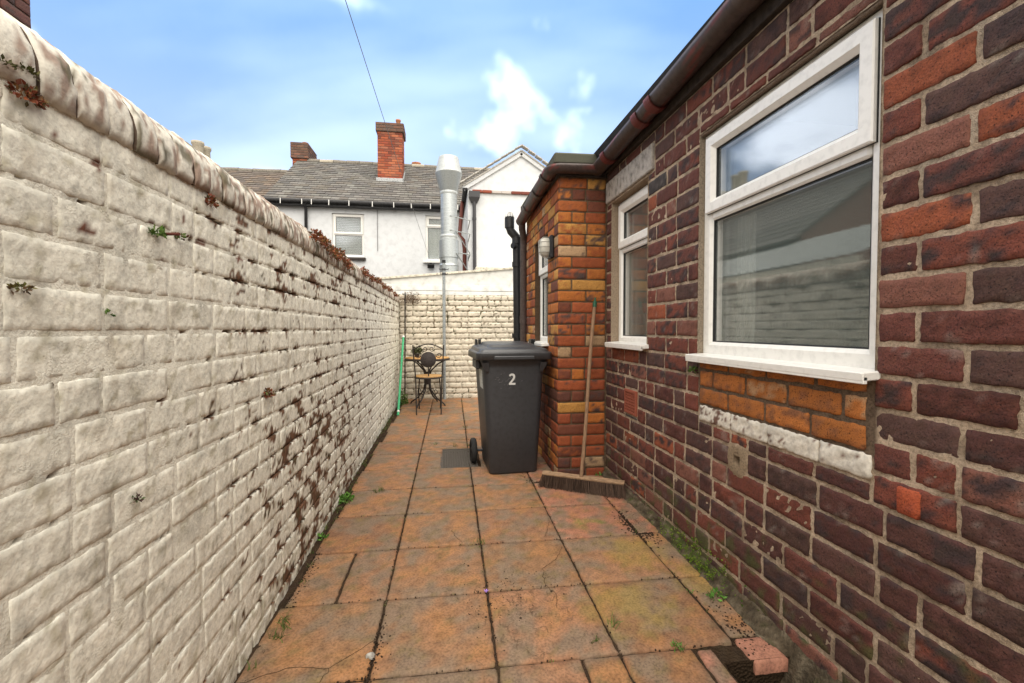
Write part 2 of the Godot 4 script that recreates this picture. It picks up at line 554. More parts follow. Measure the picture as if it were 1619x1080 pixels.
func pane(B: Basis, O: Vector3, r: Rect2, z: float, called: String, parent: Node) -> void:
	var mb := MB.new()
	var c := r.get_center()
	mb.box(O + B * Vector3(c.x, c.y, z), Vector3(r.size.x, r.size.y, 0.004), B)
	obj(called, mb.mesh(), M.glass, parent)

func make_window(parent: Node3D, B: Basis, O: Vector3, r: Rect2, transom: float, depth: float, fw := 0.062) -> Node3D:
	# r: the outer frame; transom: height of the middle bar; depth: how far the frame face lies behind the wall face
	var w := Node3D.new()
	w.name = "window"
	parent.add_child(w, true)
	var f := MB.new()
	var z0 := -depth
	ring_frame(f, B, O, r, [Vector2(0, z0 - 0.06), Vector2(0, z0 - 0.003), Vector2(0.003, z0), Vector2(fw - 0.016, z0), Vector2(fw, z0 - 0.014), Vector2(fw, z0 - 0.06)])
	var tb := 0.056
	f.box(O + B * Vector3(r.get_center().x, transom, z0 - 0.03), Vector3(r.size.x - 2 * fw, tb, 0.058), B, 0.008)
	obj("frame", f.mesh(), M.upvc, w)
	# the opening light above, its sash proud of the frame
	var up := Rect2(r.position.x + fw * 0.55, transom + tb * 0.1, r.size.x - fw * 1.1, r.end.y - transom - fw * 0.45 - tb * 0.1)
	var c := MB.new()
	ring_frame(c, B, O, up, [Vector2(0, z0 + 0.001), Vector2(0, z0 + 0.017), Vector2(0.005, z0 + 0.021), Vector2(0.046, z0 + 0.021), Vector2(0.064, z0 + 0.004), Vector2(0.064, z0 - 0.05)])
	var cm := obj("casement", c.mesh(), M.upvc, w)
	var gk := MB.new()
	ring_frame(gk, B, O, up.grow(-0.064), [Vector2(-0.001, z0 + 0.002), Vector2(0.004, z0 - 0.001), Vector2(0.004, z0 - 0.02)])
	ring_frame(gk, B, O, up.grow(0.0015), [Vector2(0, z0 + 0.0005), Vector2(0, z0 + 0.006), Vector2(0.003, z0 + 0.006)])
	obj("seal", gk.mesh(), M.gasket, cm)
	var glu := up.grow(-0.063)
	pane(B, O, glu, z0 - 0.008, "pane", cm)
	pane(B, O, glu, z0 - 0.032, "pane", cm)
	pane(B, O, glu, z0 - 0.046, "pane", cm)
	var lo := Rect2(r.position.x + fw, r.position.y + fw, r.size.x - 2 * fw, transom - tb * 0.5 - r.position.y - fw)
	var gk2 := MB.new()
	ring_frame(gk2, B, O, lo, [Vector2(-0.001, z0 - 0.013), Vector2(0.004, z0 - 0.015), Vector2(0.004, z0 - 0.03)])
	obj("seal", gk2.mesh(), M.gasket, w)
	pane(B, O, lo, z0 - 0.022, "pane", w)
	pane(B, O, lo, z0 - 0.046, "pane", w)
	pane(B, O, lo, z0 - 0.062, "pane", w)
	return w

# ------------------------------------------------------------------ sky
func cloud_cover() -> ImageTexture:
	var W := 1024
	var Hh := 512
	var im := Image.create(W, Hh, false, Image.FORMAT_RGBA8)
	var f := FastNoiseLite.new()
	f.seed = 5; f.noise_type = FastNoiseLite.TYPE_SIMPLEX_SMOOTH
	f.frequency = 1.0; f.fractal_type = FastNoiseLite.FRACTAL_FBM; f.fractal_octaves = 6; f.fractal_gain = 0.52
	var g := FastNoiseLite.new()
	g.seed = 9; g.noise_type = FastNoiseLite.TYPE_SIMPLEX_SMOOTH
	g.frequency = 1.0; g.fractal_type = FastNoiseLite.FRACTAL_FBM; g.fractal_octaves = 5
	var puff := Vector3(0.148, 0.43, -0.89).normalized()
	for r in Hh / 2 + 6:
		var up := ((Hh - 1 - r + 0.5) / Hh - 0.5) * PI
		for c in W:
			var a := (float((c + W / 4) % W) + 0.5) / W * TAU - PI
			var d := Vector3(cos(a) * cos(up), sin(up), sin(a) * cos(up))
			# project on a cloud layer, so that clouds flatten towards the horizon
			var q := d / (d.y + 0.22)
			var broken := f.get_noise_3d(q.x * 0.95 + 10.36, q.z * 0.95 + 1.23, 0.0)
			var wisp := g.get_noise_3d(q.x * 0.55 + q.z * 0.5, q.z * 1.7 - q.x * 0.5, 3.0)
			var pf := smoothstep(0.115, 0.0, (d - puff).length() * (1.0 if d.y > puff.y else 0.8) + 0.13 * f.get_noise_3d(d.x * 8, d.y * 8, d.z * 8))
			var v := smoothstep(0.14, 0.46, broken) * 1.0 + smoothstep(-0.3, 0.8, wisp) * 0.13
			v = maxf(v, pf * 0.34)
			im.set_pixel(c, r, Color(0.97, 0.985, 1.0, clampf(v, 0, 1)))
	return ImageTexture.create_from_image(im)

func _ready() -> void:
	rng.seed = 20
	for e in [[n_fine, 1, 1.0, 3], [n_mid, 2, 0.35, 3], [n_big, 3, 0.25, 3]]:
		e[0].seed = e[1]; e[0].frequency = e[2]; e[0].noise_type = FastNoiseLite.TYPE_SIMPLEX_SMOOTH
		e[0].fractal_type = FastNoiseLite.FRACTAL_FBM; e[0].fractal_octaves = e[3]
	n_cell.seed = 4; n_cell.frequency = 1.0; n_cell.noise_type = FastNoiseLite.TYPE_CELLULAR

	# ---- camera
	var cam := Camera3D.new()
	cam.name = "camera"
	cam.fov = 73.74
	cam.near = 0.05
	cam.far = 400.0
	add_child(cam)
	cam.position = Vector3(0, 1.2, 0)
	cam.rotation = Vector3(deg_to_rad(-1.591), deg_to_rad(-8.411), 0)
	cam.current = true

	# ---- sky, sun, exposure
	var env := Environment.new()
	env.background_mode = Environment.BG_SKY
	var sky := Sky.new()
	var sm := ProceduralSkyMaterial.new()
	sm.sky_top_color = C(0.062, 0.165, 0.36)
	sm.sky_horizon_color = C(0.37, 0.405, 0.455)
	sm.sky_curve = 0.23
	sm.sky_energy_multiplier = 1.0
	sm.ground_bottom_color = C(0.12, 0.11, 0.10)
	sm.ground_horizon_color = C(0.25, 0.25, 0.25)
	sm.sky_cover = cloud_cover()
	sm.sky_cover_modulate = Color(1.0, 1.0, 1.0, 1.0)
	sm.sun_angle_max = 1.0
	sky.sky_material = sm
	env.sky = sky
	env.tonemap_mode = Environment.TONE_MAPPER_LINEAR
	env.tonemap_exposure = 2.8
	env.sdfgi_enabled = true
	env.ssao_enabled = true
	env.ssil_enabled = true
	var we := WorldEnvironment.new()
	we.name = "world_environment"
	we.environment = env
	add_child(we)
	var sun := DirectionalLight3D.new()
	sun.name = "sun"
	sun.light_energy = 0.5
	sun.light_color = Color(1.0, 0.965, 0.91)
	sun.light_angular_distance = 80.0
	sun.shadow_enabled = true
	add_child(sun)
	sun.look_at_from_position(Vector3(0.9, 6.2, 4.2), Vector3.ZERO)

	make_materials()
	build_ground()
	build_left_wall()
	build_rear_wall()
	build_house()
	build_extension()
	build_background()
	build_neighbour()
	build_bin()
	build_broom()
	build_furniture()
	build_yard_things()
	build_plants()

# ------------------------------------------------------------------ ground and paving
func fy(z: float) -> float:          # height of the paving, which rises a little towards the far wall
	return -0.014 * z

func slab_tint(s: float, y: float, c: Color) -> Color:
	# s, y: along the paving's own axes; mottled clay, grey dirt film, yellow-green algae in two places
	var a := n_big.get_noise_2d(s * 14, y * 14)
	var b := n_mid.get_noise_2d(s * 22 + 50, y * 22)
	var f := n_fine.get_noise_2d(s * 60, y * 60)
	var k := c
	k = k.lerp(Color(0.225, 0.165, 0.115), smoothstep(-0.15, 0.35, a + 0.45 * b) * 0.85)
	k = k.lerp(Color(0.40, 0.19, 0.075), smoothstep(0.1, 0.5, -a + 0.5 * b + 0.2 * f) * 0.6)
	k = k.lerp(Color(0.12, 0.09, 0.06), smoothstep(0.2, 0.55, b + 0.5 * f) * 0.6)
	var w := 0.0
	for p in [[0.80, -0.18, 0.26], [0.60, -0.62, 0.26], [1.0, -0.45, 0.2]]:
		w = maxf(w, 1.0 - Vector2(s - p[0], y - p[1]).length() / p[2])
	w = smoothstep(0.0, 0.9, w + 0.6 * b + 0.3 * f)
	k = k.lerp(Color(0.33, 0.225, 0.06), w * 0.65)
	var g := smoothstep(0.55, 1.0, 1.0 - Vector2((s - 0.66) * 0.55, y - 0.19).length() / 0.13 + 0.5 * b)
	return k.lerp(Color(0.21, 0.21, 0.05), g * 0.85)

func paving_basis() -> Basis:
	var yv := Vector3(0.0135, 0.014, -1).normalized()
	var xv := Vector3(1, 0, 0.0135).normalized()
	return Basis(xv, yv, xv.cross(yv).normalized())

func build_ground() -> void:
	var g := MB.new()
	g.col = Color(0.16, 0.13, 0.09)
	g.quad(Vector3(-150, -0.3, 150), Vector3(150, -0.3, 150), Vector3(150, -0.3, -150), Vector3(-150, -0.3, -150))
	structure(obj("ground", g.mesh(), M.soil))
	var pv := Node3D.new()
	pv.name = "pavement"
	add_child(pv)
	structure(pv, "terracotta paving slabs with soil in the joints")
	var B := paving_basis()
	var O := Vector3(0.19, fy(-2.44), -2.44)
	# bed of soil, a little below the slab tops, with the sunken gully left open at the house wall
	var bed := mortar_sheet(B, O, -0.92, 1.09, -3.4, 4.9, 0.03, [Rect2(0.80, -3.4, 0.4, 2.42)],
		func(s, y): return -0.011 + 0.008 * n_mid.get_noise_2d(s * 70, y * 70) + 0.010 * smoothstep(-0.80, -0.90, s) * (1.0 + n_mid.get_noise_2d(s * 40, y * 40)),
		func(s, y): return Color(0.062, 0.042, 0.028) * (1.0 + 0.5 * n_mid.get_noise_2d(s * 90, y * 90)), 0.2)
	obj("soil_bed", bed, M.soil, pv)
	var cu := [-0.905, -0.44, 0.0, 0.447, 0.897, 1.052]
	var n := 0
	for k in range(-6, 11):
		var v0 := k * 0.4445
		var v1 := v0 + 0.4445
		for i in 5:
			var u0: float = cu[i]
			var u1: float = cu[i + 1]
			var list := [[u0, u1, v0, v1]]
			if i == 0:
				list[0][0] = -0.865 + rng.randf_range(-0.015, 0.02)
			if i == 4:
				if v1 < -1.0: continue
				if v0 > 0.9: continue
				if v0 < -0.8:
					list = [[u0 + 0.005, u1, -0.86, v1], [u0 + 0.005, u1 - 0.01, -0.995, -0.862]]
			if i == 3:
				if v0 > 0.92: list[0][1] = 0.655
				if k == 2: list = [[u0, u1, v0, 0.915], [u0, 0.655, 0.92, v1]]
				if k <= -3: list[0][1] = 0.80
				if k == -3: list = [[u0, 0.722, v0, v1], [0.726, 0.795, v0, v1 - 0.012]]
			if k == -1 and i == 0:
				list = [[-0.86, -0.655, v0, v1], [-0.65, u1, v0, v1]]
			if k == -3 and i == 2:
				list = [[u0, 0.30, v0, v1], [0.303, u1, v0, v1]]
			if (k == 3 or k == 4) and i == 1:
				list = [[u0, -0.235, v0, v1]] if k == 3 else [[u0, u1, v0, v1]]
				if k == 4: list = [[u0, -0.235, v0, 1.90], [u0, u1, 1.905, v1]]
			if k == 3 and i == 2:
				list = [[0.085, u1, v0, v1]]
			if k == 4 and i == 2:
				list = [[0.085, u1, v0, 1.90], [u0, u1, 1.905, v1]]
			for q in list:
				var gap := 0.007 + rng.randf() * 0.004
				var w: float = q[1] - q[0] - gap
				var h: float = q[3] - q[2] - gap
				if w < 0.03 or h < 0.03: continue
				var cs: float = (q[0] + q[1]) * 0.5
				var cy: float = (q[2] + q[3]) * 0.5
				var base := Color(0.345, 0.188, 0.096).lerp(Color(0.32, 0.165, 0.092), rng.randf()) * rng.randf_range(0.80, 1.10)
				if i >= 3 and k > -1: base = base.lerp(Color(0.40, 0.175, 0.11), 0.8)
				if i == 4 and cy < -0.86 or (k == -3 and i == 3 and cs > 0.72): base = Color(0.42, 0.195, 0.13)
				var me := one_brick(w, h, 0.04, base, base * 0.85, 0.35, {"edge": 0.006, "cell": 0.022, "rows": maxi(2, int(h / 0.022)), "ragged": 0.0045, "rough": 0.0015, "tint": slab_tint if not (i == 4 and cy < -0.86) else func(_s, _y, c): return c}, Vector3(cs, cy, 0.0))
				var sl := obj("paving_slab", me, M.slab, pv)
				sl.transform = Transform3D(B * Basis.from_euler(Vector3(rng.randf_range(-1, 1), rng.randf_range(-1, 1), 0) * 0.004), O + B * Vector3(cs, cy, rng.randf_range(-0.002, 0.002)))
				n += 1
	# cracks run across some slabs: soil standing in them, as thin raised threads
	var tosu := func(px: Vector2) -> Vector3: return O + B * Vector3(px.x, px.y, 0.0035)
	for line in [
		[Vector2(0.43, -0.10), Vector2(0.36, -0.22), Vector2(0.28, -0.30), Vector2(0.265, -0.42), Vector2(0.30, -0.52), Vector2(0.28, -0.60)],
		[Vector2(-0.86, -0.86), Vector2(-0.70, -0.80), Vector2(-0.58, -0.83), Vector2(-0.44, -0.70)],
		[Vector2(-0.58, -0.83), Vector2(-0.60, -0.90)],
		[Vector2(0.36, 0.02), Vector2(0.41, 0.16), Vector2(0.43, 0.26)],
		[Vector2(-0.16, 0.16), Vector2(-0.1, 0.02)]]:
		var mb := MB.new()
		mb.col = Color(0.07, 0.045, 0.03)
		var fine := []
		for i in line.size() - 1:
			for t in 6:
				var p: Vector2 = line[i].lerp(line[i + 1], t / 6.0)
				fine.append(tosu.call(p + Vector2(n_fine.get_noise_2d(p.x * 40, p.y * 40), n_fine.get_noise_2d(p.x * 40 + 9, p.y * 40)) * 0.012))
		fine.append(tosu.call(line[-1]))
		mb.tube(fine, 0.0009, 4, true)
		obj("crack", mb.mesh(), M.soil, pv)
	# haunch of old concrete along the foot of the house wall
	var hb := MB.new()
	hb.smooth(0)
	var zs := axis_cuts(-3.42, -1.02, 0.02, [])
	var rows := 7
	var Pp := []
	var Kk := []
	for z in zs:
		for r in rows:
			var t := float(r) / (rows - 1)
			var f := fy(z)
			var nn := n_mid.get_noise_2d(z * 40, r * 13.0)
			var n2 := n_big.get_noise_2d(z * 20, r * 6.0)
			var drop := 0.16 * smoothstep(-1.52, -1.40, z)
			Pp.append(Vector3(lerpf(1.196, 1.252, t) + 0.012 * n2 - 0.02 * smoothstep(-2.2, -1.5, z) * (1.0 - t), lerpf(f - 0.012 - drop, f + 0.055 + 0.02 * n2, pow(t, 1.2)) + 0.008 * nn, z))
			var c := Color(0.09, 0.068, 0.045).lerp(Color(0.20, 0.165, 0.115), clampf(0.35 + nn, 0, 1))
			c = c.lerp(Color(0.06, 0.045, 0.03), smoothstep(0.1, 0.5, n2))
			c = c.lerp(Color(0.09, 0.12, 0.03), smoothstep(0.3, 0.6, n_big.get_noise_2d(z * 30 + 5, r * 5.0) + 0.35 * smoothstep(-2.5, -2.2, z) * smoothstep(-1.7, -2.0, z)) * 0.8)
			c.a = 1.0
			Kk.append(c)
	for i in zs.size() - 1:
		for r in rows - 1:
			var a := i * rows + r
			hb.quadc(Pp[a], Pp[a + rows], Pp[a + rows + 1], Pp[a + 1], Kk[a], Kk[a + rows], Kk[a + rows + 1], Kk[a + 1])
	obj("haunch", hb.mesh(), M.concrete, pv)

# ------------------------------------------------------------------ the white painted wall on the one side
func lw_wear(s: float, y: float) -> float:
	var w := smoothstep(1.5, 2.3, s) * smoothstep(1.15, 0.75, y) * smoothstep(4.6, 3.2, s)
	w = maxf(w, 0.72 * smoothstep(1.25, 1.7, s) * smoothstep(1.2, 1.45, y))
	w = maxf(w, 0.34 * smoothstep(1.4, 2.4, s))
	w = maxf(w, 0.12)
	return w

func lw_erode(s: float, y: float, joint: bool) -> float:
	# where paint and pointing have come away: blobs that follow the bed joints
	var f := fposmod((y + 0.005) / 0.0855, 1.0)
	var jn := smoothstep(0.020, 0.004, minf(f, 1.0 - f) * 0.0855)
	var v := n_mid.get_noise_2d(s * 15, y * 25) + 0.5 * n_fine.get_noise_2d(s * 30, y * 30)
	var thr := 0.71 - 0.54 * lw_wear(s, y) - 0.24 * n_big.get_noise_2d(s * 8, y * 8) + 0.34 * smoothstep(1.7, 1.2, s)
	return smoothstep(-0.03, 0.05, v + 0.22 * jn + (0.20 if joint else 0.0) - thr)

func lw_color(s: float, y: float, c: Color, joint: bool) -> Color:
	var k := c * (1.0 + 0.05 * n_mid.get_noise_2d(s * 20, y * 20))
	# rain dirt in rough patches
	k = k.lerp(Color(0.42, 0.36, 0.27), 0.4 * smoothstep(0.22, 0.55, n_mid.get_noise_2d(s * 26 + 31, y * 14) + 0.3 * n_fine.get_noise_2d(s * 80, y * 80)))
	k = k.lerp(Color(0.30, 0.26, 0.15), 0.55 * smoothstep(0.15, 0.5, n_mid.get_noise_2d(s * 40 + 3, y * 40) + 0.4 * n_fine.get_noise_2d(s * 70, y * 70) + 0.35 * smoothstep(0.30, 0.06, y) - 0.12))
	var e := lw_erode(s, y, joint)
	var brown := Color(0.075, 0.047, 0.028).lerp(Color(0.21, 0.10, 0.055), clampf(0.5 + n_fine.get_noise_2d(s * 50, y * 50 + 7), 0, 1))
	brown = brown.lerp(Color(0.055, 0.06, 0.024), smoothstep(0.1, 0.5, n_big.get_noise_2d(s * 25, y * 25)) * 0.6)
	k = k.lerp(brown, e)
	for p in CHIPS:
		var d := Vector2((s - p[0]) / p[2], (y - p[1]) / p[3]).length() + 0.45 * n_fine.get_noise_2d(s * 45, y * 45)
		if d < 1.3:
			k = k.lerp(Color(0.15, 0.062, 0.038), smoothstep(1.05, 0.9, d))
	k.a = 1.0
	return k

var CHIPS := [[1.052, 1.536, 0.012, 0.009], [1.02, 1.395, 0.022, 0.011], [1.03, 1.61, 0.012, 0.01], [1.22, 1.46, 0.012, 0.008], [0.95, 1.555, 0.008, 0.006], [1.26, 1.37, 0.008, 0.005], [1.45, 1.45, 0.03, 0.008], [1.7, 1.44, 0.03, 0.01], [1.36, 1.5, 0.007, 0.014]]

func coping_color(s: float, a: float, edge: float) -> Color:
	var k := Color(0.70, 0.665, 0.58)
	var v := n_mid.get_noise_2d(s * 75, a * 2.6) + 0.6 * n_fine.get_noise_2d(s * 46, a * 8.0)
	var far := smoothstep(0.8, 2.2, s)
	k = k.lerp(Color(0.22, 0.115, 0.075), smoothstep(0.18 - 0.24 * far, 0.25 - 0.24 * far, v + edge * 0.12) * 0.75)
	k = k.lerp(Color(0.10, 0.085, 0.045), smoothstep(0.34, 0.46, n_big.get_noise_2d(s * 40, a * 5.0 + 20) + 0.3 * n_fine.get_noise_2d(s * 60, a * 9.0) + 0.15 * far) * 0.85)
	k.a = 1.0
	return k

func build_left_wall() -> void:
	var t := thing("boundary_wall", "tall off-white painted brick wall with rounded coping facing the house", "wall")
	var B := Basis(Vector3(0, 0, -1), Vector3.UP, Vector3(1, 0, 0))
	var O := Vector3(-0.70, 0, 0)
	var paint := Color(0.80, 0.775, 0.675)
	wall_bricks(t, B, O, -0.5, 7.24, -0.05, 1.62, {
		"course": 0.0855, "phase": -0.005, "joint": 0.009, "stretcher": 0.225, "header": 0.112, "header_share": 0.22, "mat": M.paint, "most": 300,
		"near": Vector2(1.9, 1.0), "deep": 0.03, "edge": 0.0026, "cell": 0.0125, "rows": 6, "ragged": 0.004, "rough": 0.0017, "uneven": 0.0010, "proud": -0.0004, "tilt": 0.006, "key": 3.0,
		"tint": func(s, y, c): return lw_color(s, y, c, false),
		"palette": func(_s, _y, _w): return [paint * rng.randf_range(0.95, 1.03), paint * 0.96, 0.3]})
	var mortar := mortar_sheet(B, O, -0.5, 7.24, -0.08, 1.62, 0.0143, [],
		func(s, y): return -0.0014 + 0.0016 * n_mid.get_noise_2d(s * 70, y * 90) + 0.0008 * n_big.get_noise_2d(s * 9, y * 30) - 0.013 * lw_erode(s, y, true),
		func(s, y): return lw_color(s, y, paint * 0.97, true), 0.0)
	obj("mortar", mortar, M.paint_mortar, t)
	var core := MB.new()
	core.box(Vector3(-0.845, 0.66, -3.37), Vector3(0.23, 1.92, 7.74))
	obj("wall_core", core.mesh(), M.concrete, t)
	# bullnose coping bricks set on edge
	var s := -0.5
	while s < 7.2:
		var len := 0.083 + rng.randf_range(-0.004, 0.005)
		var mb := MB.new()
		mb.smooth(0)
		var rx := 0.134 + rng.randf_range(-0.0025, 0.0025)
		var ry := 0.142 + rng.randf_range(-0.003, 0.003)
		var oy := rng.randf_range(-0.002, 0.002)
		var na := 28
		var ls := [0.0, 0.006, len * 0.22, len * 0.36, len * 0.5, len * 0.64, len * 0.78, len - 0.009, len - 0.003]
		var loops := []
		var cols := []
		for i in ls.size():
			var edge := 1.0 if i == 0 or i == ls.size() - 1 else 0.25
			var inset := 0.005 if i == 0 or i == ls.size() - 1 else 0.0
			var l := []
			var kc := []
			for k in na + 1:
				var a := PI * k / na
				var sp: float = s + ls[i]
				var bump := 0.006 * n_mid.get_noise_3d(sp * 60, k * 3.0, 4.0) - inset
				# front rim hangs a little below as a blunt nose
				var p := Vector3(-0.822 + cos(a) * (rx + bump), 1.622 + oy + pow(sin(a), 0.8) * (ry + bump), -sp)
				l.append(p)
				kc.append(coping_color(sp, a, edge))
			l.append(Vector3(-0.822 - rx * 0.9, 1.605 + oy, -(s + ls[i]))); kc.append(coping_color(s, 0, edge))
			l.append(Vector3(-0.822 + rx - 0.006, 1.603 + oy + 0.006 * n_mid.get_noise_2d(s * 80, i), -(s + ls[i]))); kc.append(coping_color(s, 0.1, edge))
			loops.append(l); cols.append(kc)
		for i in loops.size() - 1:
			var n: int = loops[i].size()
			for k in n:
				var k2 := (k + 1) % n
				mb.quadc(loops[i][k], loops[i][k2], loops[i + 1][k2], loops[i + 1][k], cols[i][k], cols[i][k2], cols[i + 1][k2], cols[i + 1][k])
		mb.col = Color(0.1, 0.07, 0.05)
		for k in range(1, loops[0].size() - 1):
			mb.tri(loops[0][0], loops[0][k + 1], loops[0][k])
			mb.tri(loops[-1][0], loops[-1][k], loops[-1][k + 1])
		obj("coping_brick", mb.mesh(), M.paint, t)
		s += len
	var cc := MB.new()
	cc.smooth(0)
	var lp := []
	for z in [0.5, -7.22]:
		var l := []
		for k in 11:
			var a := PI * k / 10
			l.append(Vector3(-0.822 + cos(a) * 0.120, 1.615 + sin(a) * 0.125, z))
		lp.append(l)
	lp.reverse()
	cc.loft(lp, true, true)
	obj("coping_bed", cc.mesh(), M.soil, t)
	# an old nail
	var nail := MB.new()
	nail.tube([Vector3(-0.70, 1.437, -1.262), Vector3(-0.655, 1.437, -1.255)], 0.004, 6)
	obj("nail", nail.mesh(), M.rust, t)

func build_rear_wall() -> void:
	var t := thing("rear_wall", "low cream painted brick wall closing the far end of the yard", "wall")
	var paint := Color(0.66, 0.60, 0.49)
	var wearf := func(s: float, y: float, c: Color, joint: bool) -> Color:
		var v := n_mid.get_noise_2d(s * 45 + 100, y * 70) + 0.3 * n_fine.get_noise_2d(s * 50, y * 50)
		var thr := 0.0 if joint else 0.50
		thr += 0.28 * smoothstep(1.25, 0.9, y) * smoothstep(0.15, 0.4, y)
		var k := c
		var br := Color(0.085, 0.055, 0.03).lerp(Color(0.06, 0.065, 0.03), clampf(0.5 + 2.0 * n_big.get_noise_2d(s * 20, y * 20), 0, 1))
		k = k.lerp(br, smoothstep(thr - 0.04, thr + 0.1, v))
		k.a = 1.0
		return k
	wall_bricks(t, Basis(), Vector3(0, 0, -7.25), -0.70, 1.7, 0.0, 1.735, {
		"course": 0.0868, "phase": 0.0, "joint": 0.013, "stretcher": 0.215, "header": 0.105, "header_share": 0.25, "mat": M.paint, "most": 300,
		"edge": 0.009, "cell": 0.03, "rows": 3, "ragged": 0.006, "rough": 0.004, "uneven": 0.004, "tilt": 0.02, "key": 7.0,
		"tint": func(s, y, c): return wearf.call(s, y, c, false),
		"palette": func(_s, _y, _w): return [paint * rng.randf_range(0.9, 1.04), paint * 0.9, 0.35]})
	obj("mortar", mortar_sheet(Basis(), Vector3(0, 0, -7.25), -0.74, 1.7, -0.1, 1.735, 0.02, [],
		func(s, y): return -0.009 + 0.006 * n_mid.get_noise_2d(s * 60, y * 60), func(s, y): return wearf.call(s, y, paint * 0.95, true), 0.0), M.paint_mortar, t)
	var core := MB.new()
	core.box(Vector3(0.45, 0.71, -7.37), Vector3(2.5, 2.04, 0.19))
	obj("wall_core", core.mesh(), M.concrete, t)

# ------------------------------------------------------------------ the house
func house_palette(s: float, y: float, _w: float) -> Array:
	var r := rng.randf()
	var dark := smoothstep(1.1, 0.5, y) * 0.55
	var maroon := Color(0.130, 0.043, 0.032)
	var purple := Color(0.098, 0.050, 0.041)
	var red := Color(0.178, 0.052, 0.034)
	var bright := Color(0.27, 0.074, 0.034)
	var blue := Color(0.075, 0.062, 0.060)
	var b := maroon
	if r < 0.34: b = maroon
	elif r < 0.50: b = purple
	elif r < 0.76: b = red
	elif r < 0.84: b = bright
	elif r < 0.855: b = blue
	else: b = Color(0.21, 0.085, 0.06)
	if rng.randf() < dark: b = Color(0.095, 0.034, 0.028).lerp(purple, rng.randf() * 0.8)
	b = b * rng.randf_range(0.85, 1.2)
	var alt := Color(0.055, 0.033, 0.032) if rng.randf() < 0.6 else b * 0.6
	return [b, alt, rng.randf_range(0.22, 0.54) if b != blue else 0.1]

